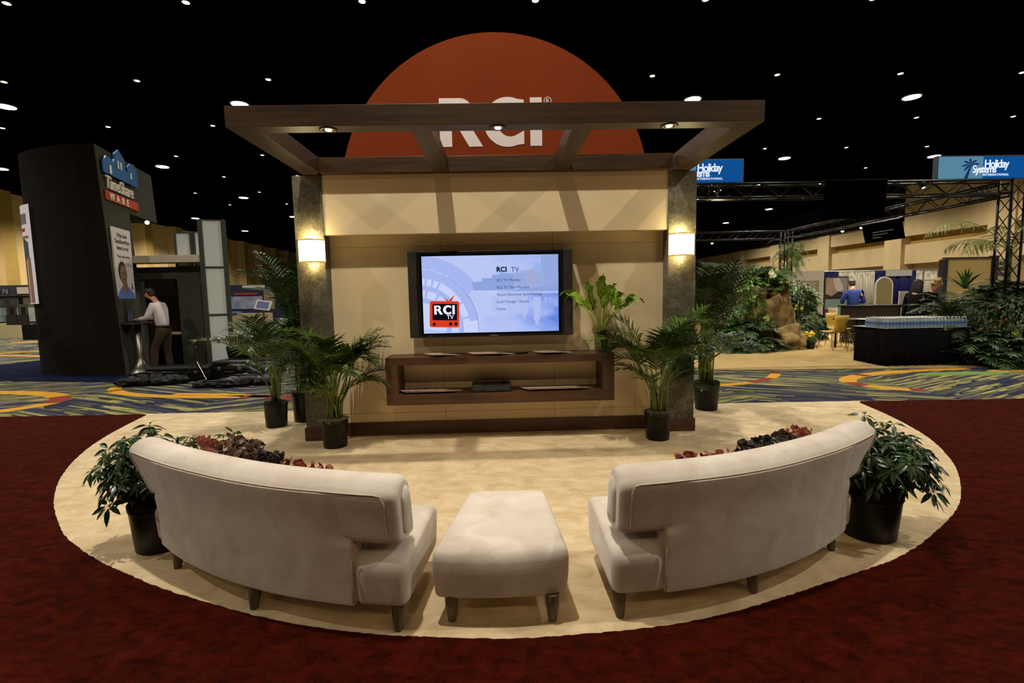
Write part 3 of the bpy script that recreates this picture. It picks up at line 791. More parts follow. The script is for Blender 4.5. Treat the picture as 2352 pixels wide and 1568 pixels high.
cushion('ruffled_cushion', 'rust red ruffled cushion at the outer end of the left sofa', LS, 37.6, .30, .50, .36, .34, m_rufr, 'ruffle', 1)
cushion('petal_cushion', 'large brown petal covered cushion standing highest on the left sofa', LS, 32.0, .31, .555, .30, .34, m_rufb, 'petal', 2)
cushion('petal_cushion', 'small dark chocolate petal cushion on the left sofa beside the large brown one', LS, 26.9, .30, .51, .17, .32, m_dkb, 'petal', 3)
cushion('petal_cushion', 'rust red petal cushion nearest the middle on the left sofa', LS, 20.8, .30, .48, .34, .34, m_rufr, 'rose', 4)
cushion('petal_cushion', 'small rust rose cushion nearest the middle on the right sofa', RS, 16.5, .30, .475, .34, .36, m_rufr, 'rose', 5)
cushion('petal_cushion', 'dark chocolate petal cushion in the middle of the right sofa', RS, 29.5, .30, .50, .46, .34, m_dkb, 'petal', 6)
cushion('ruffled_cushion', 'bright rust cushion at the outer end of the right sofa', RS, 38.6, .30, .50, .22, .33, m_rufr, 'rose', 7)

# ------------------------------------------------------------------ plants
def leafmat(name, a, c, rough=.35):
    m = mat(name, a, rough, col2=c, scale=6, spec=.45); m.node_tree.nodes['Principled BSDF'].inputs['Subsurface Weight'].default_value = 0; return m
m_palm = leafmat('palm_leaf', '#22350f', '#46631d', .4)
m_palmd = leafmat('palm_leaf_dark', '#1b2d10', '#35501c', .48)
m_stem = leafmat('palm_stem', '#4c5a24', '#75803a', .5)
m_schef = leafmat('schefflera_leaf', '#16290f', '#2c4a20', .3)
m_fern = leafmat('fern_leaf', '#2a4516', '#557a28', .5)
m_fernl = leafmat('light_fern_leaf', '#4c6a20', '#7d9a3a', .5)
m_broad = leafmat('broad_leaf', '#4c7010', '#8fae36', .35)
m_potb = mat('black_pot', '#0a0a09', .38, spec=.3, noise_amt=.1, scale=10)
m_moss = mat('spanish_moss', '#8a7f66', .95, noise_amt=.35, scale=40, bump=.8, bscale=90)
m_soil = mat('soil', '#1e150d', .95, noise_amt=.4, scale=60, bump=.8, bscale=80)

def leaflet(b, p, d, nrm, L_, wd, droop, n=3):
    """narrow pointed blade of n segments"""
    side = d.cross(nrm).normalized(); prev = None
    for i in range(n + 1):
        t = i / n; c = p + d * L_ * t - Vector((0, 0, 1)) * droop * L_ * t * t
        ww = wd * (math.sin(PI * (.12 + .88 * t) ** .8) if t < 1 else 0) * .5
        if i == n: cur = (b.v(c),)
        else: cur = (b.v(c - side * ww), b.v(c + side * ww))
        if prev:
            if len(cur) == 1: b.f([prev[0], prev[1], cur[0]])
            else: b.f([prev[0], prev[1], cur[1], cur[0]])
        prev = cur

def frond(b, base, az, el, L_, curv, nl=26, ll=.3, lw=.02, start=.28, stem_r=.006, vee=.5, mi=0, smi=1, wild=.12):
    """arching pinnate frond; el start elevation, curv total bend in radians"""
    pts = []; p = Vector(base); n = 14; e = el
    for i in range(n + 1):
        pts.append(p.copy()); d = Vector((math.cos(az) * math.cos(e), math.sin(az) * math.cos(e), math.sin(e)))
        p = p + d * L_ / n; e -= curv / n * (.4 + 1.2 * i / n)
    b.mi = smi; b.tube(pts, [stem_r * (1 - .8 * i / n) for i in range(n + 1)], 5); b.mi = mi
    for k in range(nl):
        t = start + (1 - start) * (k + .5) / nl; x = t * n; i = min(int(x), n - 1); f_ = x - i
        c = pts[i].lerp(pts[i + 1], f_); d = (pts[i + 1] - pts[i]).normalized()
        lat = d.cross(Vector((0, 0, 1)))
        if lat.length < .05: lat = Vector((-math.sin(az), math.cos(az), 0))
        lat.normalize(); nr = lat.cross(d).normalized()
        s = math.sin(PI * min(1, .18 + .82 * (t - start) / (1 - start))) ** .6 * ll + ll * .15
        for sd in (-1, 1):
            dr = (d * (.55 + .5 * t) + lat * sd * 1.0 + nr * vee * random.uniform(.6, 1.2) + Vector((random.uniform(-wild, wild), random.uniform(-wild, wild), random.uniform(-wild, wild)))).normalized()
            leaflet(b, c, dr, nr, s * random.uniform(.88, 1.08), lw, random.uniform(.15, .45))

def pot(t, r, h, mt=m_potb, top='moss'):
    MB().lathe([(r * .84, 0), (r * .86, .01), (r * .97, h * .86), (r * 1.0, h * .87), (r * 1.01, h), (r * .96, h), (r * .93, h * .9), (.001, h * .88)], 36, cap=True).build('pot', mt, t, smooth=True, bevel=.002)
    b = MB()
    b.blob((0, 0, h * .93), (r * .93, r * .93, .03), 3, .35, 5, 3)
    ms_ = b.build('moss' if top == 'moss' else 'soil', m_moss if top == 'moss' else m_soil, t, smooth=True)
    if top == 'moss':
        b = MB(); random.seed(int(r * 1000))
        for k in range(130):
            a = random.uniform(0, 2 * PI); r0 = r * random.uniform(.5, 1.0); pts = []
            p = Vector((r0 * math.cos(a), r0 * math.sin(a), h + random.uniform(-.01, .02))); dd = Vector((math.cos(a), math.sin(a), .3))
            for q in range(4):
                pts.append(p.copy()); p = p + dd * .014 + Vector((random.uniform(-.012, .012), random.uniform(-.012, .012), -.008 * q))
            b.tube(pts, .0016, 3)
        b.build('moss_strands', m_moss, ms_)

def palm(label, x, y, r, h, H_, spread, nst, seed, mt=m_palm, top='moss', lows=6, z=.004, group=None, leanx=0, ll=.30, avoid=None, tall=False):
    t = thing('potted_palm', label, 'potted palm', (x, y, z), 0, group)
    pot(t, r, h, top=top); random.seed(seed)
    b = MB(); fb_ = MB()
    for k in range(nst):
        a = random.uniform(0, 2 * PI); rr = r * .55 * math.sqrt(random.random()); px, py = rr * math.cos(a), rr * math.sin(a)
        hh = H_ * random.uniform(.22, .48)
        az = 2 * PI * k / nst * 2.4 + random.uniform(-.4, .4)
        if avoid is not None:
            dv = math.atan2(math.sin(az - avoid), math.cos(az - avoid))
            if abs(dv) < 1.1: az = avoid + math.copysign(1.1 + abs(dv) * .6, dv)
        top_ = Vector((px + math.cos(az) * .10 + leanx, py + math.sin(az) * .10, h + hh))
        b.tube([(px, py, h * .85), (px + (top_.x - px) * .25, py + (top_.y - py) * .25, h + hh * .5), tuple(top_)], [.011, .009, .006], 6)
        Lf = (H_ - hh - h) * random.uniform(.75, 1.1) * 1.15
        el = random.uniform(R(52), R(84)) if k % 3 else random.uniform(R(28), R(50))
        if tall: el = R(random.uniform(66, 88))
        frond(fb_, top_, az, el, max(.35, Lf * (spread if el < R(50) else 1)), random.uniform(.9, 1.7), 22, ll, .021, .22)
    for k in range(lows):
        az = random.uniform(0, 2 * PI)
        if avoid is not None:
            dv = math.atan2(math.sin(az - avoid), math.cos(az - avoid))
            if abs(dv) < 1.1: az = avoid + math.copysign(1.2, dv)
        frond(fb_, (0, 0, h + .12 * H_), az, R(random.uniform(40, 62)), H_ * .42, 1.3, 16, ll * .75, .016, .35)
    b.build('stems', m_stem, t, smooth=True)
    fb_.build('foliage', [mt, m_stem], t)
    return t
# in front of the two columns and beside them
palm('potted palm with mossy black pot in front of the left stone column', -1.70, 4.97, .135, .285, 1.24, .68, 26, 11, avoid=PI / 2, ll=.24, lows=9)
palm('potted palm in front of the right stone column near the shelf end', 1.60, 4.93, .135, .285, 1.32, .78, 24, 23, avoid=PI / 2, ll=.26, lows=8)
palm('potted palm leaning left of the left column, nearest the aisle', -2.68, 5.84, .135, .295, 1.42, 1.0, 20, 31, mt=m_palm, top='soil')
palm('tallest dark potted palm tucked behind the left stone column', -2.44, 6.10, .15, .36, 2.0, .7, 24, 47, mt=m_palmd, top='soil', ll=.30, tall=True)
palm('tall potted palm standing right behind the right stone column', 2.62, 6.15, .16, .36, 1.9, .8, 34, 53, mt=m_palmd, top='soil', ll=.26, lows=14, tall=True)

def schefflera(label, x, y, r, h, seed, pts_):
    t = thing('potted_umbrella_plant', label, 'potted plant', (x, y, .004)); pot(t, r, h, top='soil'); random.seed(seed)
    b = MB(); lf = MB()
    def rosette(p, d, s):
        d = d.normalized(); s1 = d.orthogonal().normalized(); s2 = d.cross(s1); n = random.choice((5, 6, 7, 8)); o_ = random.uniform(0, 6)
        for k in range(n):
            a = o_ + 2 * PI * k / n; dr = (s1 * math.cos(a) + s2 * math.sin(a) + d * .15 - Vector((0, 0, .3))).normalized()
            dr = (dr + Vector((random.uniform(-.25, .25), random.uniform(-.25, .25), random.uniform(-.35, .1)))).normalized(); q = p + dr * s * .22; nr = (d + Vector((random.uniform(-.4, .4), random.uniform(-.4, .4), 0))).normalized(); side = dr.cross(nr).normalized(); LL = s * random.uniform(.75, 1.1); prev = None
            for i in range(5):
                tt = i / 4; ww = LL * .19 * (math.sin(PI * min(1, .08 + tt * .92)) ** .8) if 0 < tt < 1 else .002
                c = q + dr * LL * tt - Vector((0, 0, 1)) * LL * .22 * tt * tt
                cur = (lf.v(c - side * ww + nr * ww * .3), lf.v(c), lf.v(c + side * ww + nr * ww * .3))
                if prev: lf.f([prev[0], prev[1], cur[1], cur[0]]); lf.f([prev[1], prev[2], cur[2], cur[1]])
                prev = cur
            b.tube([p, q], .0012, 3)
    for (tx, ty, tz, cnt) in pts_:
        base = Vector((random.uniform(-.04, .04), random.uniform(-.04, .04), h)); tip = Vector((tx, ty, tz)); mid = base.lerp(tip, .5) + Vector((0, 0, .08))
        stem = [base, mid, tip]; b.tube(stem, [.006, .005, .003], 5)
        for k in range(cnt):
            f_ = .35 + .65 * k / max(1, cnt - 1); q = (base.lerp(mid, f_ * 2) if f_ < .5 else mid.lerp(tip, f_ * 2 - 1))
            dr = Vector((random.gauss(0, 1), random.gauss(0, 1), random.uniform(-.2, 1.2))).normalized(); e_ = q + dr * random.uniform(.06, .12)
            if k == cnt - 1: e_ = tip; dr = (tip - mid).normalized() + Vector((0, 0, .5))
            else: b.tube([q, e_], .0018, 4)
            rosette(e_, dr + Vector((0, 0, .6)), random.uniform(.05, .08))
    b.build('stems', m_stem, t, smooth=True); lf.build('leaves', m_schef, t, smooth=False)
    return t
def tips(seed, lst, extra, rx, rz0, rz1, bias=0):
    extra = int(extra * 2.6)
    random.seed(seed); out = [tuple(q) + (7,) for q in lst]
    for k in range(extra):
        a = random.uniform(0, 2 * PI); r_ = rx * math.sqrt(random.random()); out.append((r_ * math.cos(a) + bias, r_ * math.sin(a), random.uniform(rz0, rz1), 7))
    return out
schefflera('potted umbrella plant at the outer end of the left sofa', -2.12, 2.99, .16, .29, 5, tips(1, [(-.24, -.02, .60), (-.13, .0, .68), (-.03, .04, .72), (-.20, .02, .66), (-.30, -.02, .40), (-.24, -.08, .27), (-.27, .02, .50), (-.1, .1, .63), (.10, .18, .63), (.24, .32, .60), (-.2, -.1, .5), (.05, .2, .55), (-.24, -.1, .42)], 8, .17, .34, .55, -.05))
schefflera('potted umbrella plant at the outer end of the right sofa', 2.23, 2.85, .168, .28, 6, tips(2, [(.30, .05, .55), (.38, .05, .44), (.34, -.05, .34), (.12, .1, .62), (.0, .15, .64), (.26, .1, .59), (.2, -.1, .48), (.28, -.12, .28)], 18, .23, .33, .56, .07))

# ------------------------------------------------------------------ things on the shelf
vs = thing('glass_vase', 'clear glass cylinder vase of large green leaves on the shelf', 'vase', (1.065, 5.13, .891))
def thin(name, col, k_):
    m = bpy.data.materials.new(name); m.use_nodes = True; nt = m.node_tree; N = nt.nodes; L = nt.links
    for n in list(N): N.remove(n)
    out = N.new('ShaderNodeOutputMaterial'); mx = N.new('ShaderNodeMixShader'); tr = N.new('ShaderNodeBsdfTransparent'); tr.inputs[0].default_value = col
    gl = N.new('ShaderNodeBsdfGlossy'); gl.inputs['Roughness'].default_value = .03; lw = N.new('ShaderNodeLayerWeight'); pw = N.new('ShaderNodeMath'); pw.operation = 'POWER'; pw.inputs[1].default_value = 3
    ml = N.new('ShaderNodeMath'); ml.operation = 'MULTIPLY_ADD'; ml.inputs[1].default_value = k_; ml.inputs[2].default_value = .03
    L.new(lw.outputs['Facing'], pw.inputs[0]); L.new(pw.outputs[0], ml.inputs[0]); L.new(ml.outputs[0], mx.inputs[0]); L.new(tr.outputs[0], mx.inputs[1]); L.new(gl.outputs[0], mx.inputs[2]); L.new(mx.outputs[0], out.inputs[0]); return m
m_glass = thin('clear_glass', (.95, .97, .94, 1), .5)
m_water = thin('water', (.94, .97, .90, 1), .2)
MB().lathe([(.001, 0), (.074, 0), (.076, .004), (.076, .25), (.072, .25), (.072, .01), (.001, .01)], 40, cap=False).build('glass_cylinder', m_glass, vs, smooth=True)
MB().lathe([(.001, .0105), (.0712, .0105), (.0712, .16), (.001, .16)], 40, cap=False).build('water', m_water, vs, smooth=True)
m_stalk = leafmat('pale_stalk', '#8a9a3a', '#c3cc6c', .4)
b = MB(); st = MB(); random.seed(9)
heads = [(-.37, .02, .78, -1), (-.33, -.05, .74, -1), (-.22, -.02, .66, -1), (-.17, .0, .82, -.4), (-.02, -.05, .80, -.1), (.02, 0, .84, 0), (.07, -.04, .76, .2), (.12, 0, .80, .4), (.16, -.05, .72, .5), (.2, .03, .74, .8), (.30, 0, .68, 1), (.37, -.03, .70, 1), (-.12, .04, .66, -.5), (.05, .03, .68, .2), (.0, -.06, .70, 0), (.22, -.06, .66, .8)]
for (hx, hy, hz, ln) in heads:
    r0 = .05; a = random.uniform(0, 2 * PI); p0 = Vector((r0 * math.cos(a), r0 * math.sin(a), .014)); p1 = Vector((hx * .12, hy * .3, .27)); tip = Vector((hx, hy, hz)); pb = Vector((hx * .62, hy * .7, hz * .66))
    st.tube([p0, p1 * .6 + p0 * .4, p1, p1.lerp(pb, .5) + Vector((-.02 * ln, 0, .01)), pb], [.010, .009, .007, .006, .005], 6)
    d = (tip - pb); LL = d.length * 1.15; d.normalize(); side0 = Vector((random.uniform(-.6, .6), 1, random.uniform(-.3, .3))).cross(d).normalized(); nr = side0.cross(d).normalized()
    prev = None; n = 9; tw = random.uniform(-1.6, 1.6)
    for i in range(n + 1):
        t_ = i / n; ang = tw * t_; sd = side0 * math.cos(ang) + nr * math.sin(ang); n2 = nr * math.cos(ang) - side0 * math.sin(ang)
        c = pb + d * LL * t_ + Vector((ln * .05 * t_ * t_, 0, -.17 * t_ ** 3 * (.4 + abs(ln)))) 
        ww = .048 * math.sin(PI * min(1, .05 + t_ * .93)) ** .75 * (1 if i < n else .05)
        wv = .018 * math.sin(i * 2.1 + hx * 20)
        cur = [b.v(c - sd * ww + n2 * (ww * .45 + wv)), b.v(c - sd * ww * .5 + n2 * ww * .12), b.v(c), b.v(c + sd * ww * .5 + n2 * ww * .12), b.v(c + sd * ww + n2 * (ww * .45 - wv))]
        if prev:
            for q in range(4): b.f([prev[q], prev[q + 1], cur[q + 1], cur[q]])
        prev = cur
st.build('stalks', m_stalk, vs, smooth=True); b.build('leaves', m_broad, vs, smooth=True)

dv = thing('disc_player', 'black disc player in the middle of the lower shelf', 'disc player', (-.10, 5.13, .5105))
m_blk = mat('gloss_black', '#101013', .25); m_grey = mat('grey_plastic', '#5a5f66', .4)
dcs = MB().box(-.205, .205, -.105, .14, .006, .072).build('case', m_blk, dv, bevel=.004)
MB().box(-.19, .19, -.108, -.105, .03, .058).build('front_panel', mat('smoke_panel', '#26303c', .2), dv)
for x in (-.04, 0, .04, .16): MB().box(x - .008, x + .008, -.110, -.107, .018, .024).build('button', m_grey, dcs)
for x in (-.18, .18):
    for y in (-.08, .11): MB().lathe([(.012, 0), (.012, .007)], 10, (x, y, 0)).build('foot', m_blk, dcs)
cb = MB().tube([(.10, .05, .0725), (.11, .03, .085), (.13, .04, .09), (.14, .07, .08), (.13, .13, .074)], .004, 6)
cb.build('cable', m_blk, dv, smooth=True)
rc = thing('remote_control', 'black remote control lying on the shelf top below the screen', 'remote control', (.22, 5.10, .8905), R(20))
MB().box(-.065, .065, -.022, .022, 0, .022).build('body', m_blk, rc, bevel=.006)
for i in range(4):
    for j in range(3): MB().box(-.05 + i * .024, -.036 + i * .024, -.015 + j * .011, -.008 + j * .011, .022, .0245).build('button', m_grey, rc)
# fanned brochures
bro = [mat('brochure_a', '#cfc8bc', .3), mat('brochure_b', '#7d2b1c', .3), mat('brochure_c', '#b7a98e', .3), mat('brochure_d', '#3c3b44', .3)]
def fan(n, x0, x1, y, z, lab, grp, seed):
    random.seed(seed); first = None
    for i in range(n):
        x = lerp(x0, x1, i / (n - 1))
        if first is None:
            o = thing('brochure', lab, 'brochure', (0, 0, 0), 0, grp); first = o
            b = MB(); b.box(-.11, .11, -.07, .07, 0, .0018); b.build('pages', bro[0], o, bevel=.0004)
            b = MB(); b.mi = 0; b.box(-.11, .11, -.07, .07, .0018, .0024); b.mi = 1; b.box(-.11, -.04, -.07, -.01, .0024, .0027); b.mi = 2; b.box(-.03, .1, .0, .06, .0024, .0027)
            b.build('cover', [bro[2], bro[1], bro[3]], o)
        else: o = copy_tree(first)
        o.location = (x, y + random.uniform(-.006, .006), z + .0135 + random.uniform(0, .001)); o.rotation_euler = (R(2.5), R(6.5), R(38) + random.uniform(-.06, .06))
fan(11, -.93, -.52, 5.12, .5105, 'glossy brochures fanned out at the left end of the lower shelf', 'brochures fanned on the lower shelf left of the disc player', 3)
fan(15, .33, .86, 5.12, .5105, 'glossy brochures fanned out at the right end of the lower shelf', 'brochures fanned on the lower shelf right of the disc player', 4)
fan(6, -.66, -.54, 5.10, .8905, 'thin brochures spread on the shelf top below the left of the screen', 'brochures on the shelf top, left group', 5)
fan(9, -.22, .02, 5.10, .8905, 'thin brochures spread on the shelf top left of the remote control', 'brochures on the shelf top, middle group', 6)
fan(7, .46, .64, 5.10, .8905, 'thin brochures spread on the shelf top between remote control and vase', 'brochures on the shelf top, right group', 7)
# ------------------------------------------------------------------ people
m_skin = mat('skin', '#b98468', .55); m_wshirt = mat('white_shirt', '#c9bdbb', .8, noise_amt=.05, scale=8, bump=.5, bscale=9)
m_kh = mat('olive_trousers', '#3a3020', .9, bump=.4, bscale=9); m_shoe = mat('shoe_black', '#0c0a09', .4)
m_hairb = mat('hair_brown', '#1c110b', .6, bump=.6, bscale=60, stretch=(1, 1, .3)); m_blue = mat('blue_shirt', '#24356f', .85, bump=.4, bscale=9)
m_jean = mat('jeans', '#1b2440', .9); m_blackc = mat('black_jacket', '#0c0a0b', .8); m_blond = mat('hair_blond', '#b3925c', .6, noise_amt=.3, scale=30, bump=.8, bscale=40)
def skin(name, nodes, edges, mt, parent, sub=2, root=0):
    me = bpy.data.meshes.new(name); me.from_pydata([n[0] for n in nodes], edges, []); me.materials.append(mt)
    o = bpy.data.objects.new(name, me); C.objects.link(o); o.parent = parent; KIDS.setdefault(parent.name, []).append(o)
    o.modifiers.new('skin', 'SKIN').use_smooth_shade = True
    if not me.skin_vertices: me.attributes.new('skin', 'FLOAT', 'POINT') if 0 else None
    for i, n in enumerate(nodes):
        r_ = n[1]; me.skin_vertices[0].data[i].radius = (r_, r_) if not isinstance(r_, tuple) else r_
        me.skin_vertices[0].data[i].use_root = (i == root)
    s = o.modifiers.new('sub', 'SUBSURF'); s.levels = sub; s.render_levels = sub
    return o
def human(label, loc, face, H_, top, legs, hair, style='short', lean=.1, hands=None, feet=((.0, .09), (.0, -.09)), headtilt=.1, fem=False, badge=False, sit=False):
    """local frame: +x is where the person looks; face = world angle of +x"""
    t = thing('person', label, 'person', loc, face); k = H_ / 1.8
    def q(x, y, z): return (x * k, y * k, z * k)
    zp = .96
    def L(z): return lean * max(0, z - zp) ** 1.2 / .5
    sw = .185 if not fem else .165
    N_ = []; E_ = []
    def add(p, r_, par=None):
        N_.append((q(*p), r_ * k if not isinstance(r_, tuple) else (r_[0] * k, r_[1] * k)))
        if par is not None: E_.append((par, len(N_) - 1))
        return len(N_) - 1
    pel = add((0, 0, zp), .075)
    sp = add((L(1.12), 0, 1.12), .085, pel); ch = add((L(1.32), 0, 1.32), .11, sp); nb = add((L(1.47) + .01, 0, 1.47), .07, ch)
    nk = add((L(1.54) + .03, 0, 1.54), .052, nb); hd1 = add((L(1.6) + .05 + headtilt * .2, 0, 1.615), .078, nk)
    hd2 = add((L(1.68) + .05 + headtilt * .45, 0, 1.69), .094, hd1); hd3 = add((L(1.74) + .035 + headtilt * .5, 0, 1.755), .062, hd2)
    fa = (L(1.66) + .128 + headtilt * .5, 0, 1.655 - headtilt * .2)
    add(fa, .022, hd2)
    arms = {}
    hands = hands or ((.05, .25, .85), (.05, -.25, .85))
    for s, hpos in ((1, hands[0]), (-1, hands[1])):
        sh_ = (L(1.42), s * sw, 1.42); hw_ = Vector(hpos); shv = Vector(sh_); dd = (hw_ - shv); dist = min(dd.length, .54); 
        mid = shv + dd * .5; bend = math.sqrt(max(0, .285 ** 2 - (dd.length / 2) ** 2)); back_ = Vector((-.5, s * .45, -.7)).normalized()
        el = mid + back_ * bend
        a = add(sh_, .045, ch); b_ = add(tuple(el), .034, a); c_ = add(tuple(hw_), .026, b_); arms[s] = (sh_, tuple(el), tuple(hw_))
        fd = (hw_ - el).normalized(); palm_ = hw_ + fd * .055; p_ = add(tuple(palm_), (.036, .018), c_)
        sd = Vector((0, 1, 0)) if abs(fd.y) < .8 else Vector((1, 0, 0)); sd = (sd - fd * sd.dot(fd)).normalized(); dn = fd.cross(sd)
        if dn.z > 0: dn = -dn
        for f_ in range(4):
            of = (f_ - 1.5) * .019; ln = (.068, .078, .072, .056)[f_]
            b0_ = add(tuple(palm_ + sd * of + fd * .03), .0085, p_); b1_ = add(tuple(palm_ + sd * of * 1.1 + fd * (.03 + ln * .5) + dn * .006), .008, b0_); add(tuple(palm_ + sd * of * 1.15 + fd * (.03 + ln) + dn * .02), .0065, b1_)
        th = add(tuple(palm_ + sd * s * -.035 + dn * .01), .010, p_); add(tuple(palm_ + sd * s * -.05 + fd * .035 + dn * .02), .008, th)
    lg = {}
    for s, (fx, fy) in zip((1, -1), feet):
        hp = (0, s * .09, .90); kn = (fx * .55 + .03, s * .10 + (fy - s * .09) * .4, .50); an = (fx - .02, fy, .09); to = (fx + .14, fy, .04)
        a = add(hp, .06, pel); b_ = add(kn, .048, a); c_ = add(an, .036, b_); add(to, .032, c_); lg[s] = (hp, kn, an, to)
    skin('body', N_, E_, m_skin, t)
    # shirt / jacket
    N_, E_ = [], []
    pel = add((-.005, 0, zp - .03), .140); sp = add((L(1.12) - .005, 0, 1.10), .138 if not fem else .12, pel); ch = add((L(1.3) - .01, 0, 1.30), .155, sp); nb = add((L(1.45), 0, 1.455), .085, ch); add((L(1.5) + .015, 0, 1.515), .060, nb)
    for s in (1, -1):
        sh_, el, hw_ = arms[s]; a = add((sh_[0] - .005, sh_[1], sh_[2]), .078, ch); b_ = add(el, .066, a); e_ = Vector(hw_).lerp(Vector(el), .12); add(tuple(e_), .042, b_)
    skin('shirt' if top is not m_blackc else 'jacket', N_, E_, top, t)
    N_, E_ = [], []
    pel = add((.0, 0, 1.03), (.125, .125)); hp0 = add((-.005, 0, .93), .145, pel)
    for s in (1, -1):
        hp, kn, an, to = lg[s]; a = add((hp[0] - .01, hp[1], .84), .103, hp0); b_ = add((kn[0] - .01, kn[1], kn[2]), .080, a); add((an[0] - .01, an[1], .075), .070, b_)
    skin('trousers', N_, E_, legs, t)
    for s in (1, -1):
        hp, kn, an, to = lg[s]; b = MB(); b.blob((k * (an[0] + .06), k * an[1], .045 * k), (.14 * k, .048 * k, .045 * k), 2); b.build('shoe', m_shoe, t, smooth=True)
    b = MB(); b.rings([[(math.cos(2 * PI * i / 20) * .148 * k, math.sin(2 * PI * i / 20) * .152 * k, z * k) for i in range(20)] for z in (.965, 1.0)])
    b.build('belt', m_shoe, t, smooth=True)
    b = MB(); hx = (L(1.69) + .03 + headtilt * .45) * k
    if style == 'short':
        b.blob((hx - .012 * k, 0, 1.715 * k), (.106 * k, .094 * k, .088 * k), 3, .14, 6, 1); b.blob((hx - .06 * k, 0, 1.655 * k), (.058 * k, .082 * k, .075 * k), 3, .1, 6, 2)
    elif style == 'long':
        b.blob((hx - .02 * k, 0, 1.71 * k), (.11 * k, .10 * k, .10 * k), 3, .08, 4, 1); b.blob((hx - .06 * k, 0, 1.55 * k), (.085 * k, .125 * k, .26 * k), 3, .2, 4, 2)
    else:
        for i in range(34):
            a = random.uniform(0, 2 * PI); e_ = random.uniform(-.5, 1.4)
            if math.cos(a) > .5 and e_ < .5: continue
            b.blob((hx - .02 * k + .095 * k * math.cos(a) * math.cos(e_), .10 * k * math.sin(a) * math.cos(e_), 1.71 * k + .09 * k * math.sin(e_)), .042 * k, 1, .2, 4, i)
        b.blob((hx - .02 * k, 0, 1.71 * k), .1 * k, 2)
    b.build('hair', hair, t, smooth=True)
    for s in (1, -1):
        b = MB(); b.blob((hx + .0 * k, s * .092 * k, 1.665 * k), (.018 * k, .010 * k, .03 * k), 2); b.build('ear', m_skin, t, smooth=True)
    if badge: MB().box(.145 * k, .152 * k, -.06 * k, .02 * k, 1.18 * k, 1.28 * k).build('name_badge', mat('badge', '#b9c6d2', .4), t)
    return t
random.seed(3)
human('man in white shirt and olive trousers typing at the tall round table', (-7.19, 10.72, .012), PI, 1.80, m_wshirt, m_kh, m_hairb, 'short', .085, ((.43, .10, 1.14), (.43, -.12, 1.14)), ((.22, .10), (.0, -.10)), .16)
human('man in blue shirt and jeans standing with his back turned by the dark counter', (10.2, 14.0, .012), R(75), 1.76, m_blue, m_jean, m_hairb, 'short', .08, ((.26, .18, 1.12), (.26, -.2, 1.12)))
human('woman with long dark hair in a black jacket beside the blond woman', (9.22, 10.78, .012), R(20), 1.66, m_blackc, m_blackc, m_hairb, 'long', .06, fem=True)
human('woman with curly blond hair in a black jacket wearing a name badge', (9.52, 10.78, .012), R(-70), 1.66, m_blackc, m_blackc, m_blond, 'curly', .10, ((.3, .08, 1.08), (.3, -.1, 1.08)), fem=True, badge=True)

# ------------------------------------------------------------------ dark tower booth on the left
m_twr = mat('tower_fabric', '#17120c', .95, noise_amt=.12, scale=60, bump=.3, bscale=160)
m_grey = mat('booth_grey_fabric', '#3b3a30', .95, noise_amt=.1, scale=80, bump=.2, bscale=200)
tw = thing('tower_booth', 'tall dark curved tower carrying a blue house logo', 'booth tower', (-9.0, 11.6, 0))
u_ = Vector((-.26, .9656, 0)); nrm_ = Vector((.9656, .26, 0))
def corner(z): return Vector((-7.80 - .22 * z / 4.7, 10.38, z))
foot = [(-8.1, 10.375), (-8.4, 10.385), (-8.7, 10.43), (-8.95, 10.49), (-9.2, 10.57), (-9.45, 10.67), (-9.7, 10.79), (-9.95, 10.93), (-10.15, 11.08), (-10.3, 11.24), (-10.42, 11.45), (-10.5, 11.75), (-10.48, 12.3), (-10.2, 13.1)]
b = MB(); rs = []
for z in (.012, 1.2, 2.4, 3.5, 4.68):
    c_ = corner(z); e_ = c_ + u_ * 1.2; rs.append([(c_.x, c_.y, z)] + [(x, y, z) for x, y in foot] + [(e_.x - .9, e_.y + 1.0, z), (e_.x, e_.y, z)])
b.rings(rs); b.build('tower_shell', m_twr, tw, world=True)
b = MB()
for z0, z1 in ((.012, 4.68), ):
    pts = []
    for s, o_ in ((0.005, .012), (1.2, .012), (1.2, 0), (.005, 0)):
        pts.append([corner(z) + u_ * s + nrm_ * o_ for z in (z0, z1)])
    b.rings([[p[0] for p in pts], [p[1] for p in pts]])
b.build('side_cladding', m_grey, tw, world=True)
b = MB(); pts = [[corner(z) + u_ * s + nrm_ * o_ for s, o_ in ((1.15, .012), (2.75, .012), (2.75, -1.0), (1.15, -1.0))] for z in (3.5, 4.68)]
b.rings(pts); b.build('header_box', m_grey, tw, world=True)
def FM(z=0, o_=.02):   # local x along the face, y into it, z up
    c_ = corner(3.9) + nrm_ * (o_ + .012 + z); return Matrix(((u_.x, -nrm_.x, 0, c_.x), (u_.y, -nrm_.y, 0, c_.y), (0, 0, 1, 0), (0, 0, 0, 1)))
lg = thing('house_logo_sign', 'raised sign with blue houses above white and red lettering on the tower', 'sign', tuple(corner(3.6)))
m_lb = mat('logo_blue', '#0f5f9c', .5); m_lr = mat('logo_red', '#b33a1c', .5); m_lw = mat('logo_cream', '#e6e0cc', .5)
b = MB(); b.M = FM(.03)
b.prism([(0.12, 4.16), (0.12, 4.39), (.27, 4.52), (.43, 4.52), (.57, 4.46), (.62, 4.55), (.62, 4.65), (.84, 4.79), (1.10, 4.65), (1.10, 4.42), (1.22, 4.40), (1.22, 4.52), (1.39, 4.64), (1.56, 4.65), (1.70, 4.56), (1.70, 4.16)], .03)
b.build('blue_houses', m_lb, lg, world=True)
b = MB(); b.M = FM(.035)
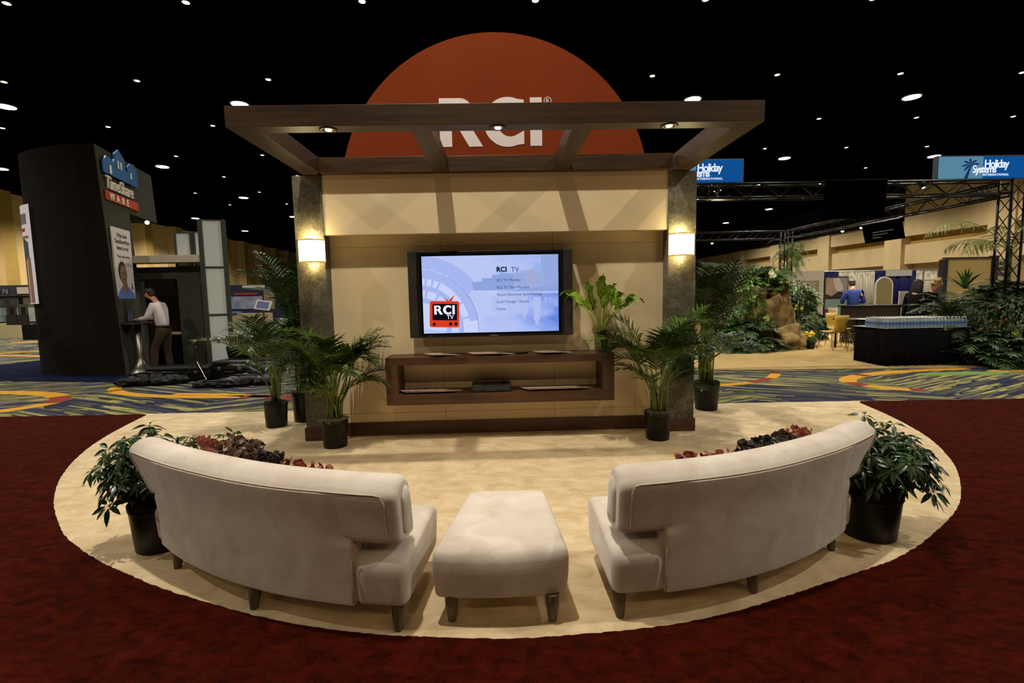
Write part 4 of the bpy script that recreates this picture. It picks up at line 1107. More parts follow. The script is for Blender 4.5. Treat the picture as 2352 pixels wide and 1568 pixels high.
for x0, x1, z0, z1 in ((.36, .45, 4.19, 4.36), (.74, .81, 4.38, 4.54), (.87, .94, 4.38, 4.54), (1.33, 1.4, 4.29, 4.43)): b.prism([(x0, z0), (x1, z0), (x1, z1), (x0, z1)], .01)
b.build('house_window', m_lw, lg, world=True)
b = MB(); b.M = FM(.03); b.text('TimeShare', .37, .13, 0, 3.86, .012, off=.003, shear=.15, sx=.83, spacing=.94); b.build('upper_lettering', m_lw, lg, world=True)
b = MB(); b.M = FM(.02); b.prism([(.12, 3.62), (1.65, 3.62), (1.65, 3.81), (.12, 3.81)], .02); b.build('red_bar', m_lr, lg, world=True)
b = MB(); b.M = FM(.03); b.text('WARE', .19, .26, 0, 3.645, .008, off=.005, spacing=2.15); b.build('lower_lettering', m_lw, lg, world=True)
# poster with a portrait
po = thing('tower_poster', 'tall white poster with a grey haired man in blue shirt on the tower', 'poster', tuple(corner(1.5)))
m_pw = mat('poster_white', '#cfc8c0', .5); m_pk = mat('poster_ink', '#2a2724', .6)
m_ps = mat('portrait_skin', '#86685a', .6); m_ph = mat('portrait_hair', '#3a302c', .6); m_pb = mat('portrait_blue', '#5f74b4', .6)
def PM(o_): 
    c_ = corner(2.3) + nrm_ * (.012 + o_); return Matrix(((u_.x, -nrm_.x, 0, c_.x), (u_.y, -nrm_.y, 0, c_.y), (0, 0, 1, 0), (0, 0, 0, 1)))
b = MB(); b.M = PM(.03); b.prism([(.10, 1.56), (.92, 1.56), (.92, 3.07), (.10, 3.07)], .03); b.build('board', m_pw, po, world=True)
def ell(cx, cz, rx, rz, n=24): return [(cx + rx * math.cos(2 * PI * i / n), cz + rz * math.sin(2 * PI * i / n)) for i in range(n)]
b = MB(); b.M = PM(.032)
b.mi = 2; b.prism([(.12, 1.565), (.13, 1.68), (.25, 1.80), (.38, 1.86), (.58, 1.86), (.74, 1.78), (.88, 1.70), (.915, 1.565)], .002)
b.M = PM(.033); b.mi = 0; b.prism([(.36, 1.80), (.40, 2.0), (.56, 1.98), (.60, 1.80), (.50, 1.68)], .002)
b.M = PM(.034); b.mi = 1; b.prism(ell(.40, 2.16, .185, .215), .002)
b.M = PM(.035); b.mi = 0; b.prism(ell(.44, 2.10, .155, .205), .002)
b.M = PM(.036); b.mi = 3; b.prism(ell(.385, 2.13, .03, .012, 10), .001); b.prism(ell(.50, 2.13, .03, .012, 10), .001); b.prism(ell(.46, 2.0, .05, .012, 10), .001)
b.build('portrait', [m_ps, m_ph, m_pb, m_pk], po, world=True)
b = MB(); b.M = PM(.032)
b.text('What does', .125, .51, 0, 2.88, .0005, off=.003, align='CENTER', sx=.82); b.text('TimeShareWare', .125, .51, 0, 2.75, .0005, off=.003, align='CENTER', sx=.82); b.text('mean to me?', .125, .51, 0, 2.62, .0005, off=.003, align='CENTER', sx=.82)
b.text('"Huge cost savings"', .075, .51, 0, 2.46, .0005, off=.001, align='CENTER')
for i, (a, c_) in enumerate(((.55, .75), (.48, .86), (.60, .88))): b.prism([(a, 2.345 - i * .03), (c_, 2.345 - i * .03), (c_, 2.355 - i * .03), (a, 2.355 - i * .03)], .001)
b.prism(ell(.80, 1.83, .03, .05, 10), .001); b.prism(ell(.80, 1.90, .02, .02, 8), .001)
b.build('poster_lettering', m_pk, po, world=True)
# curved picture banner round the tower's left side
bn = thing('curved_banner', 'curved picture banner wrapped round the left side of the tower', 'banner', (-10.35, 11.25, 1.5))
bnpts = [(-9.78, 10.79), (-9.98, 10.89), (-10.17, 11.03), (-10.33, 11.20), (-10.44, 11.40)]
def strip(b, i0, i1, z0, z1, o_=0):
    vs = [[b.v((lerp(bnpts[int(s)][0], bnpts[min(int(s) + 1, 4)][0], s - int(s)) - o_, lerp(bnpts[int(s)][1], bnpts[min(int(s) + 1, 4)][1], s - int(s)) - o_, z)) for z in (z0(s) if callable(z0) else z0, z1(s) if callable(z1) else z1)] for s in [lerp(i0, i1, k / 12) for k in range(13)]]
    for p, q_ in zip(vs, vs[1:]): b.f([p[0], q_[0], q_[1], p[1]])
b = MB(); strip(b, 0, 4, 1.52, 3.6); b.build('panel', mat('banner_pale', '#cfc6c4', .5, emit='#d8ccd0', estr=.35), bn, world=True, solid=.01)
b = MB(); b.mi = 0; strip(b, .7, 2.2, 2.45, lambda s: 2.75 + .1 * s, .008); b.mi = 1; strip(b, .5, 1.3, 1.54, 2.5, .009); b.mi = 2; strip(b, 1.5, 2.3, 1.54, 2.5, .009); b.mi = 1; strip(b, .5, 3.2, 2.9, 2.96, .009); b.mi = 3; strip(b, 1, 2.4, 3.05, 3.12, .009); b.mi = 4; strip(b, .6, 3, 3.2, 3.42, .008)
b.build('picture', [mat('banner_blue', '#3b4a6a', .6), mat('banner_tan', '#a58468', .6), mat('banner_rose', '#8a5c50', .6), mat('banner_red', '#a03024', .6), mat('banner_grey', '#87868a', .6)], bn, world=True)
bh = thing('brochure_rack', 'clear rack of printed brochures fixed to the front of the tower', 'brochure rack', (-10.0, 10.6, 1.1), R(-12))
MB().box(-.28, .40, -.10, .10, -.01, .005).build('ledge', m_glass if 0 else mat('rack_plastic', '#3a3832', .2), bh)
for i, (x, c_) in enumerate(((-.27, '#4a4438'), (.03, '#5a5f52'))):
    b = MB(); b.box(x, x + .26, -.07, -.062, .0, .42); b.mi = 1; b.box(x + .03, x + .23, -.074, -.07, .07, .11); b.mi = 2; b.box(x + .08, x + .2, -.073, -.07, .16, .36)
    b.build('brochure_cover', [mat('cover%d' % i, c_, .3), m_lw, mat('cover_dark%d' % i, '#1c1a18', .4)], bh)
    MB().box(x - .005, x + .265, -.09, -.076, 0, .2).build('pocket', mat('rack_plastic', '#3a3832', .2), bh)

# grey booth wall with an opening, canopy bar and translucent panels
gw = thing('grey_booth_wall', 'dark grey booth wall with a wide doorway behind the man', 'booth wall', (-7.3, 11.65, .012))
b = MB()
b.box(-8.45, -8.2, 11.6, 11.72, .012, 2.3); b.box(-7.37, -6.62, 11.6, 11.72, .012, 2.3); b.box(-8.2, -7.37, 11.6, 11.72, 2.03, 2.3)
b.build('wall_sheet', m_grey, gw, world=True)
bx('room_back', mat('booth_brown', '#2a1c12', .95), -9.9, -7.0, 13.0, 13.08, .012, 2.3, gw)
bx('canopy_bar', mat('canopy_cream', '#b8ad94', .8), -8.45, -6.55, 11.3, 11.7, 2.38, 2.54, gw)
cn = thing('low_counter', 'low counter with papers seen through the doorway behind the man', 'counter', (-7.7, 12.2, .012))
bx('counter_body', m_blackc, -8.2, -7.2, 12.0, 12.5, .012, .72, cn); bx('counter_top', mat('pale_laminate', '#b39a6a', .5), -8.22, -7.18, 11.98, 12.52, .72, .76, cn)
m_fr = mat('panel_frame_grey', '#3f443e', .4, metal=.4); m_tr = mat('translucent_panel', '#b9bcb6', .7)
def tpanel(label, x0, x1, y0, y1, z0, z1, splits, wd=.05):
    t = thing('translucent_panel', label, 'booth panel', ((x0 + x1) / 2, (y0 + y1) / 2, z0 if z0 > .1 else .012))
    dx, dy = x1 - x0, y1 - y0; L_ = math.hypot(dx, dy); M = Matrix(((dx / L_, -dy / L_, 0, x0), (dy / L_, dx / L_, 0, y0), (0, 0, 1, 0), (0, 0, 0, 1)))
    for s in (0, L_ - wd):
        b = MB(); b.M = M; b.box(s, s + wd, -.03, .03, z0, z1); b.build('frame_post', m_fr, t, world=True, bevel=.008)
    zs = [z0] + splits + [z1]
    for z in zs:
        b = MB(); b.M = M; b.box(wd, L_ - wd, -.02, .02, max(z - .02, z0), min(z + .02, z1)); b.build('frame_rail', m_fr, t, world=True)
    for a, c_ in zip(zs, zs[1:]):
        b = MB(); b.M = M; b.box(wd, L_ - wd, -.006, .006, a + .02, c_ - .02); b.build('panel_sheet', m_tr, t, world=True)
    return t
tpanel('tall translucent panel in a grey frame at the right end of the grey booth', -6.30, -5.80, 10.72, 10.88, .012, 3.22, [1.21, 2.22], .09)
tpanel('left of the two short translucent panels rising above the grey booth wall', -7.38, -7.03, 11.62, 11.72, 2.30, 3.08, [])
tpanel('right of the two short translucent panels rising above the grey booth wall', -7.0, -6.62, 11.72, 11.62, 2.30, 3.10, [])
sp_ = thing('booth_spotlight', 'small lit spotlight on an arm under the tower header', 'spotlight', (-8.0, 11.7, 3.32))
MB().tube([(-.9, -.6, .05), (-.4, -.3, .08), (0, 0, 0)], .012, 6).build('arm', m_blk, sp_); MB().blob((0, 0, 0), .045, 2).build('bulb', mat('spot_bulb', '#ffffff', emit='#ffd9a0', estr=9), sp_, smooth=True)
# tall cocktail table with laptop
ct = thing('cocktail_table', 'tall round table on a trumpet shaped steel pedestal', 'table', (-7.72, 10.72, .012))
m_steel = mat('brushed_steel', '#8c8578', .35, metal=.9)
MB().lathe([(.001, 1.03), (.30, 1.03), (.31, 1.04), (.31, 1.06), (.30, 1.07), (.001, 1.07)], 36).build('tabletop', mat('dark_top', '#2c2824', .4), ct, smooth=False)
MB().lathe([(.27, 0), (.27, .015), (.17, .10), (.09, .22), (.065, .34), (.06, 1.03)], 28).build('pedestal', m_steel, ct, smooth=True)
lp = thing('laptop', 'open dark laptop on the tall round table by the tower', 'laptop', (-7.86, 10.68, 1.085), R(58))
MB().box(-.17, .17, -.12, .12, 0, .018).build('keyboard_base', m_blk, lp, bevel=.003)
b = MB(); b.M = Matrix.Translation((0, .12, .015)) @ Matrix.Rotation(R(-12), 4, 'X'); b.box(-.17, .17, 0, .012, 0, .25); lid_ = b.build('lid', m_blk, lp)
b = MB(); b.M = Matrix.Translation((0, .12, .015)) @ Matrix.Rotation(R(-12), 4, 'X'); b.box(-.155, .155, -.002, 0, .015, .235); b.build('screen', em('laptop_screen', '#3a4448', .5), lid_)
# black equipment cases, bags and folded stand
m_case = mat('case_black', '#080808', .45, spec=.25, noise_amt=.2, scale=8, bump=.3, bscale=20); m_tv2 = mat('bag_black', '#050505', .5, bump=.9, bscale=14, spec=.25)
def case_(label, x, y, rz, L_, W_, H_, lid=False):
    t = thing('equipment_case', label, 'equipment case', (x, y, .013), rz)
    cb_ = MB().box(-L_ / 2, L_ / 2, -W_ / 2, W_ / 2, 0, H_).build('case_body', m_case, t, bevel=.03)
    MB().box(-L_ / 2 - .006, L_ / 2 + .006, -W_ / 2 - .006, W_ / 2 + .006, H_ * .6, H_ * .64).build('rim', m_grey if 0 else mat('case_rim', '#4a4740', .4, metal=.6), t)
    for s in (-.28, .28): MB().box(s * L_ - .03, s * L_ + .03, -W_ / 2 - .018, -W_ / 2, H_ * .5, H_ * .68).build('latch', mat('latch', '#8d8778', .3, metal=.8), cb_, bevel=.004)
    MB().tube([(-.09, -W_ / 2 - .005, H_ * .45), (-.08, -W_ / 2 - .04, H_ * .4), (.08, -W_ / 2 - .04, H_ * .4), (.09, -W_ / 2 - .005, H_ * .45)], .010, 6).build('handle', m_blk, cb_, smooth=True)
    if lid:
        b = MB(); b.M = Matrix.Translation((0, W_ / 2, H_)) @ Matrix.Rotation(R(14), 4, 'X'); b.box(-L_ / 2, L_ / 2, -.02, .04, 0, W_ * .5); b.build('lid', m_case, t, bevel=.015)
    return t
case_('long low black case lying in front of the grey booth wall', -6.12, 9.62, R(4), 1.15, .42, .26)
case_('black case with open lid beneath the tall translucent panel', -5.15, 9.75, R(-8), .75, .5, .34, True)
def bag(label, x, y, rz, rx, ry, rz_, seed):
    t = thing('soft_bag', label, 'bag', (x, y, .013), rz)
    b = MB(); random.seed(seed)
    for q_ in range(7): b.blob(((q_ / 6 - .5) * rx * 1.5, random.uniform(-.3, .3) * ry, rz_ * .4), (rx * random.uniform(.22, .4), ry * random.uniform(.5, .9), rz_ * random.uniform(.5, 1.1)), 3, .5, 2.6, seed + q_)
    for v in b.bm.verts: v.co.z = max(0, v.co.z)
    b.build('bag_body', m_tv2, t, smooth=True)
    MB().tube([(-rx * .6, -ry * .3, rz_ * 1.4), (-rx * .2, -ry * .8, rz_ * 1.7), (rx * .2, -ry * .8, rz_ * 1.6), (rx * .6, -ry * .2, rz_ * 1.4)], .014, 6).build('strap', m_blk, t, smooth=True)
bag('slumped black bag at the left end of the equipment heap', -6.35, 9.15, R(8), .55, .22, .14, 1)
bag('crumpled black bag lying nearest the palms', -4.55, 8.85, R(10), .5, .26, .12, 2)
bag('flat black cover crumpled in front of the open case', -4.95, 8.72, R(-5), .42, .2, .07, 5)
tr = thing('tripod_stand', 'small black folding tripod standing among the equipment cases', 'tripod', (-5.55, 9.1, .012))
MB().tube([(0, 0, .25), (0, 0, .62)], .014, 8).build('mast', m_blk, tr); MB().blob((0, 0, .64), (.02, .02, .035), 2).build('head', m_blk, tr, smooth=True)
for a in (200, 330, 80): MB().tube([(0, 0, .40), (.32 * math.cos(R(a)), .32 * math.sin(R(a)), .008)], .009, 6).build('leg', m_steel if a == 330 else m_blk, tr)
# far left booths
fbt = thing('far_booth', 'distant dark blue booth with pictures at the left edge', 'exhibition booth', (-22.5, 24.0, 0))
bx('fascia', mat('booth_navy', '#15182c', .7), -24.5, -21.55, 23.5, 23.7, 1.95, 2.42, fbt)
bx('back_panel', mat('booth_navy', '#15182c', .7), -24.5, -21.55, 23.9, 24.1, 0, 1.95, fbt)
b = MB(); b.text('ON', .34, -23.25, 23.48, 2.03, .01, spacing=1.6); b.build('fascia_lettering', mat('dim_white', '#77746e', .6), fbt, world=True)
bx('picture_left', mat('pic_teal', '#8d8f86', .6, col2='#4a5a60', scale=2.5), -23.6, -22.55, 23.86, 23.9, .72, 1.85, fbt)
bx('picture_right', mat('pic_pale', '#a8a596', .6, col2='#7c8a84', scale=2.5), -22.35, -21.6, 23.86, 23.9, .72, 1.85, fbt)
bx('small_lightbox', em('lightbox', '#b8a888', .8), -22.2, -21.65, 23.46, 23.5, 2.02, 2.32, fbt)
bx('counter', mat('counter_cream', '#a99b74', .6), -24.0, -21.9, 23.0, 23.4, 0, .68, fbt)
fc = thing('far_table', 'small dark draped table left of the tower in the distance', 'table', (-19.9, 22, 0))
bx('drape', m_blackc, -20.6, -19.6, 21.8, 22.4, 0, .72, fc)
mb = thing('banner_booth', 'distant booth with blue and red headed banner between panel and palms', 'exhibition booth', (-8.4, 17.1, 0))
bx('banner_board', mat('banner_navy', '#1b1d3a', .6), -9.35, -6.9, 17.0, 17.08, .72, 2.03, mb)
b = MB(); b.mi = 0; b.box(-8.65, -7.9, 16.985, 17.0, 1.93, 2.01); b.mi = 1; b.box(-8.95, -8.15, 16.985, 17.0, 1.70, 1.76); b.mi = 2; b.box(-9.2, -8.0, 16.98, 17.0, 1.22, 1.64); b.mi = 3; b.box(-7.95, -7.6, 16.98, 17.0, 1.2, 1.82)
b.build('banner_print', [mat('pr_w', '#c8bfae', .6), mat('pr_r', '#a0352c', .6), mat('pr_g', '#a79fae', .6, col2='#6f7896', scale=3), mat('pr_t', '#8a7458', .6)], mb, world=True)
bx('counter_top', mat('blue_top', '#5d7090', .5), -9.2, -8.6, 16.4, 16.8, 1.08, 1.14, mb); bx('counter_front', mat('counter_cream', '#a99b74', .6), -9.15, -7.6, 16.45, 16.8, 0, 1.08, mb)
ks = thing('screen_kiosk', 'tilted display screen on a stand beside the distant banner booth', 'kiosk', (-7.35, 15.6, 0))
b = MB(); b.M = Matrix.Translation((0, 0, 1.35)) @ Matrix.Rotation(R(-28), 4, 'X') @ Matrix.Rotation(R(8), 4, 'Y'); b.box(-.24, .24, 0, .04, -.16, .16); b.build('screen_housing', mat('kiosk_white', '#b8b4ac', .4), ks)
b = MB(); b.M = Matrix.Translation((0, 0, 1.35)) @ Matrix.Rotation(R(-28), 4, 'X') @ Matrix.Rotation(R(8), 4, 'Y'); b.box(-.19, .19, -.003, 0, -.12, .12); b.build('screen', em('kiosk_screen', '#5a6478', .8), ks)
MB().tube([(0, .02, 0), (0, .02, 1.25)], .03, 10).build('stand', m_steel, ks); MB().lathe([(.22, 0), (.22, .02), (.03, .04)], 24).build('base', m_steel, ks)
# ------------------------------------------------------------------ planted booth on the right: trusses, signs, furniture
m_tru = mat('truss_black', '#16140f', .35, metal=.7); m_ban = mat('banner_black', '#020202', .9, spec=0)
def truss(label, p0, p1, s=.3, step=.32, group=None):
    p0, p1 = Vector(p0), Vector(p1); d = (p1 - p0); L_ = d.length; d.normalize()
    a = Vector((0, 0, 1)) if abs(d.z) < .9 else Vector((1, 0, 0)); u = d.cross(a).normalized(); v = u.cross(d).normalized()
    t = thing('lighting_truss', label, 'truss', tuple(p0), 0, group); h = s / 2 - .02
    cs = [(1, 1), (1, -1), (-1, -1), (-1, 1)]
    for a_, b_ in cs: MB().tube([p0 + u * h * a_ + v * h * b_, p1 + u * h * a_ + v * h * b_], .022, 8).build('chord', m_tru, t, world=True, smooth=True)
    b = MB(); n = max(2, int(L_ / step))
    for i in range(4):
        q0, q1 = cs[i], cs[(i + 1) % 4]
        for k in range(n):
            A = p0 + d * (L_ * k / n) + u * h * q0[0] + v * h * q0[1]; B = p0 + d * (L_ * (k + 1) / n) + u * h * q1[0] + v * h * q1[1]
            if k % 2: A, B = p0 + d * (L_ * k / n) + u * h * q1[0] + v * h * q1[1], p0 + d * (L_ * (k + 1) / n) + u * h * q0[0] + v * h * q0[1]
            b.tube([A, B], .009, 5)
    b.build('lacing', m_tru, t, world=True); return t
truss('front horizontal truss carrying the two blue signs', (1.2, 9.75, 3.42), (10.05, 9.75, 3.42))
truss('truss running back on the right from the front truss to the far post', (10.2, 9.92, 3.42), (10.2, 17.3, 3.42))
truss('rear horizontal truss at the back of the planted booth', (10.02, 17.45, 3.42), (3.0, 17.45, 3.42))
truss('upright truss post rising from the big planting at the right edge', (10.2, 9.75, .012), (10.2, 9.75, 3.57))
truss('far upright truss post hung with a trailing fern', (10.2, 17.45, .012), (10.2, 17.45, 3.57))
for lb, x0, x1, tx in (('left', 3.05, 4.76, 3.85), ('right', 8.64, 10.75, 9.52)):
    t = thing('lit_sign', 'blue backlit sign with white lettering, the ' + lb + ' one on the front truss', 'sign', (x0, 9.72, 3.575), 0, 'backlit signs on the front truss')
    bx('frame', mat('sign_frame', '#5b6168', .4, metal=.6), x0 - .03, x1 + .03, 9.70, 9.80, 3.575, 4.04, t)
    b = MB(); b.mi = 0; b.box(tx, x1, 9.69, 9.70, 3.60, 4.015); b.mi = 1; b.box(x0, tx, 9.688, 9.70, 3.60, 4.015)
    k = 1.0
    b.build('face', [em('sign_blue', '#0f4f94', .95 if 1 else 0), em('sign_teal', '#5f93ad', .8)], t, world=True)
    b = MB(); X = tx + .02
    b.text('Holiday', .215, X, 9.684, 3.80, .002, off=.004, sx=.86, spacing=.86); b.text('Systems', .20, X - .23, 9.683, 3.705, .002, off=.004, sx=.86, spacing=.85)
    b.text('INTERNATIONAL', .058, X - .02, 9.683, 3.645, .002, off=.001, spacing=1.2); b.build('lettering', em('sign_white', '#e8f0ff', 1.0), t, world=True)
    if lb == 'right':
        b = MB()
        def P(pts): b.prism(pts, .003, (9.02, 9.683, 3.60))
        P([(.13, .0), (.20, .0), (.27, .25), (.24, .25)])
        for a in (10, 50, 95, 140, 185, 225, 320):
            a_ = R(a); pts = [(.25 + r_ * math.cos(a_ - dd), .27 + r_ * .75 * math.sin(a_ - dd) - r_ * r_ * .9) for r_, dd in ((0, 0), (.08, .25), (.16, .1), (.19, 0), (.13, -.2), (.05, -.3))]; P(pts)
        b.build('palm_emblem', em('emblem_blue', '#134a84', .5), t, world=True)
# hanging dark banners
def hang(label, c, L0, L1, h, dx):
    t = thing('hanging_banner', label, 'banner', c)
    b = MB(); x0, y0, z0 = c
    b.poly([(x0, y0, z0), (x0 + L0, y0 + L1, z0), (x0 + L0 + dx, y0 + L1 - abs(dx) * .1, z0 - h), (x0 + dx, y0, z0 - h)]); b.build('banner_sheet', m_ban, t, world=True, solid=.01)
    MB().tube([(x0, y0, z0), (x0 + L0, y0 + L1, z0)], .015, 6).build('banner_rod', m_tru, t, world=True); return t
hang('large plain black banner hanging from the front truss', (6.30, 9.55, 3.57), 1.22, 0, .73, -.05)
t = hang('smaller black printed banner hanging from the right hand truss', (10.0, 12.2, 3.22), .0, 1.35, .50, .12)
b = MB(); b.M = Matrix(((0, -1, 0, 9.985), (-1, 0, 0, 13.35), (0, 0, 1, 0), (0, 0, 0, 1)))
for i in range(3): b.box(.25, .95 - i * .2, 0, .004, 2.95 - i * .07, 2.975 - i * .07)
b.build('banner_print', mat('faint_grey', '#4a4a46', .7), t, world=True)
m_bulb = mat('track_bulb', '#ffffff', emit='#ffe6b8', estr=12)
first = None
for i, (x, y, z) in enumerate(((10.07, 14.4, 3.21), (10.07, 13.65, 3.21), (10.07, 13.0, 3.21), (7.49, 17.32, 3.21))):
    lb = ('track light on the right hand truss, farthest of its three', 'track light on the right hand truss, middle of its three', 'track light on the right hand truss beside the printed banner', 'track light on the rear truss near the stone column')[i]
    if first is None:
        first = t = thing('track_light', lb, 'spotlight', (x, y, z), 0, 'track lights on the trusses')
        MB().lathe([(.03, .06), (.05, .05), (.055, -.03), (.045, -.035)], 14).build('lamp_can', m_tru, t, smooth=True); MB().blob((0, 0, -.03), .042, 2).build('bulb', m_bulb, t, smooth=True)
    else: t = copy_tree(first); t['label'] = lb; t.location = (x, y, z)
    sl = spot((x, y, z - .09), 260, (1, .84, .58), 2.5, .04, .7)

def aim(x, y, z, tx, ty, tz, pw, lb, grp='spotlights on the front truss'):
    t = thing('truss_spotlight', lb, 'spotlight', (x, y, z), 0, grp)
    d = (Vector((tx, ty, tz)) - Vector((x, y, z))).normalized(); q_ = d.to_track_quat('Z', 'Y'); t.rotation_mode = 'QUATERNION'; t.rotation_quaternion = q_
    MB().lathe([(.03, -.14), (.05, -.12), (.055, .0), (.05, .0), (.045, -.06)], 14).build('lamp_can', m_tru, t, smooth=True); MB().blob((0, 0, -.02), .035, 2).build('bulb', m_bulb, t, smooth=True)
    MB().tube([(0, 0, -.12), (0, .0, -.19)], .012, 6).build('clamp', m_tru, t)
    ld = spot(Vector((x, y, z)) + d * .06, pw, (1, .93, .8), 1.1, .04, .8); ld.rotation_mode = 'QUATERNION'; ld.rotation_quaternion = d.to_track_quat('-Z', 'Y')
aim(4.12, 9.60, 3.42, 6.2, 12.3, 1.3, 330, 'left one of the paired white spotlights under the left blue sign')
aim(4.24, 9.60, 3.42, 6.9, 12.5, 1.5, 330, 'right one of the paired white spotlights under the left blue sign')
aim(8.28, 9.60, 3.42, 9.3, 8.9, .5, 60, 'single cold white spotlight on the front truss left of the right blue sign')

# table of water bottles
bt_ = thing('draped_table', 'black draped table covered with rows of water bottles', 'table', (8.1, 9.6, .012))
b = MB(); per = []
def skr(z, fl2):
    out = []; n = 200
    P4 = [(7.33, 9.17), (8.95, 9.17), (8.95, 10.02), (7.40, 10.02)]
    for k in range(n):
        s = k / n * 4; e_ = int(s); f_ = s - e_; x = lerp(P4[e_][0], P4[(e_ + 1) % 4][0], f_); y = lerp(P4[e_][1], P4[(e_ + 1) % 4][1], f_)
        wv = fl2 * (.5 + .5 * math.sin(k * 1.1)); nx, ny = ((0, -1), (1, 0), (0, 1), (-1, 0))[e_]; out.append((x + nx * wv, y + ny * wv, z))
    return out
b.rings([skr(.014, .05), skr(.4, .035), skr(.66, .015), skr(.725, .0)]); b.build('skirt', mat('table_black', '#08070a', .85), bt_, world=True, smooth=True)
bx('tabletop', mat('white_cloth', '#8f939a', .6), 7.31, 8.97, 9.15, 10.04, .725, .735, bt_)
m_bot = mat('bottle_plastic', '#a9b4bc', .15, trans=.35, ior=1.3); m_bl = mat('bottle_label', '#4a6c9c', .4); m_cap = mat('bottle_cap', '#d9d6cc', .4)
fbz = None
random.seed(5)
for j in range(9):
    for i in range(24):
        x = 7.40 + i * .066 + random.uniform(-.004, .004); y = 9.22 + j * .066 + random.uniform(-.004, .004)
        if fbz is None:
            fbz = o = thing('water_bottle', 'small clear water bottle with white cap in the rows on the black table', 'bottle', (x, y, .7355), 0, 'water bottles on the black draped table')
            MB().lathe([(.028, 0), (.030, .01), (.030, .12), (.026, .14), (.013, .165), (.013, .175)], 10).build('bottle_body', m_bot, fbz, smooth=True)
            MB().lathe([(.0308, .05), (.0308, .105)], 10, cap=False).build('label_band', m_bl, fbz, smooth=True)
            MB().lathe([(.015, .170), (.015, .188), (.001, .189)], 8).build('cap', m_cap, fbz, smooth=True)
        else: o = copy_tree(fbz)
        o.location = (x, y, .7355)
# chairs and desk
m_yel = mat('yellow_ply', '#a8862c', .4); m_chrome = mat('chrome', '#9c9684', .2, metal=1)
def chair(label, x, y, rz, shell, proto=[None, None]):
    t = thing('shell_chair', label, 'chair', (x, y, .012), rz)
    b = MB(); n = 12; prev = None; pr = [(-.20, .45), (-.05, .43), (.10, .435), (.20, .46), (.235, .52), (.25, .62), (.27, .74), (.29, .85)]
    for i, (yy_, z) in enumerate(pr):
        ww = (.19, .22, .22, .19, .15, .17, .20, .19)[i]; cur = [b.v((ww * (k / 3 - 1), yy_ - (.03 * (k / 3 - 1) ** 2 if i > 4 else 0), z + (.02 * (k / 3 - 1) ** 2 if i <= 3 else 0))) for k in range(7)]
        if prev:
            for k in range(6): b.f([prev[k], prev[k + 1], cur[k + 1], cur[k]])
        prev = cur
    b.build('seat_shell', shell, t, smooth=True, solid=.012)
    for sx_, sy_ in ((-1, -1), (1, -1), (1, 1), (-1, 1)):
        MB().tube([(sx_ * .06, sy_ * .08, .43), (sx_ * .14, sy_ * .16, .40), (sx_ * .21, sy_ * .24, .005)], .009, 6).build('leg', m_chrome, t, smooth=True)
    return t
chair('yellow plywood chair with its back to the aisle, left of the black table', 8.18, 11.9, R(-170), m_yel)
chair('yellow plywood chair on the far side of the small dark desk', 8.95, 12.75, R(15), m_yel)
chair('yellow plywood chair between the rock planting and the back shrubs', 8.05, 14.0, R(80), m_yel)
chair('dark shell chair in front of the small dark desk', 8.5, 11.45, R(-120), m_blk)
chair('pale shell chair beside the photo poster', 11.6, 16.6, R(100), mat('chair_pale', '#a39a84', .5))
dk = thing('desk', 'small dark desk behind the shell chairs', 'desk', (8.9, 11.9, .012))
bx('desk_top', m_blk, 8.45, 9.45, 11.5, 12.3, .72, .76, dk); bx('drawer_unit', mat('espresso', '#1c120e', .5), 8.85, 9.4, 11.6, 12.2, .25, .70, dk)
for x, y in ((8.5, 11.55), (9.4, 11.55), (8.5, 12.25), (9.4, 12.25)): bx('leg', m_blk, x - .02, x + .02, y - .02, y + .02, .012, .72, dk)
bx('paper', mat('paper', '#b8b4aa', .7), 8.7, 9.1, 11.62, 11.85, .7601, .763, None); bpy.data.objects['paper']['label'] = 'loose paper lying on the small dark desk'; bpy.data.objects['paper']['category'] = 'paper'; bpy.data.objects['paper'].name = 'paper_sheet'
cr = thing('dark_counter', 'long dark counter with a glass display corner behind the bottle table', 'counter', (10.5, 13.2, .012))
bx('counter_body', mat('espresso', '#1c120e', .5), 9.55, 11.55, 13.0, 13.6, .012, 1.0, cr); bx('counter_top', m_blk, 9.50, 11.9, 12.95, 13.65, 1.0, 1.04, cr)
bx('glass_case', mat('case_glow', '#8a7f66', .2, emit='#8a7a58', estr=.25), 10.75, 11.4, 12.9, 12.98, .62, .97, cr); bx('case_light', em('tube_light', '#fff6e0', 1.6), 10.8, 11.25, 12.88, 12.90, .94, .96, cr)
bh2 = thing('brochure_holder', 'clear holder of leaflets standing on the dark counter', 'brochure holder', (11.0, 13.2, 1.041), R(10))
bx('leaflet', mat('leaflet', '#a29a94', .5), -.17, .13, -.02, 0, 0, .36, bh2, world=False); bx('side_leaflet', mat('leaflet', '#a29a94', .5), .15, .2, -.02, .1, 0, .3, bh2, world=False)
st_ = thing('dark_stool', 'wooden armchair half hidden behind the dark counter', 'chair', (12.2, 13.4, .012), R(-20))
MB().box(-.25, .25, -.25, .25, .42, .48).build('seat', mat('armchair_wood', '#6a5430', .5), st_, bevel=.01)
MB().box(-.25, .25, .2, .25, .48, .95).build('backrest', mat('armchair_wood', '#6a5430', .5), st_, bevel=.01)
for sx_ in (-.22, .22):
    for sy_ in (-.22, .22): MB().box(sx_ - .02, sx_ + .02, sy_ - .02, sy_ + .02, 0, .42).build('leg', mat('armchair_wood', '#6a5430', .5), st_)
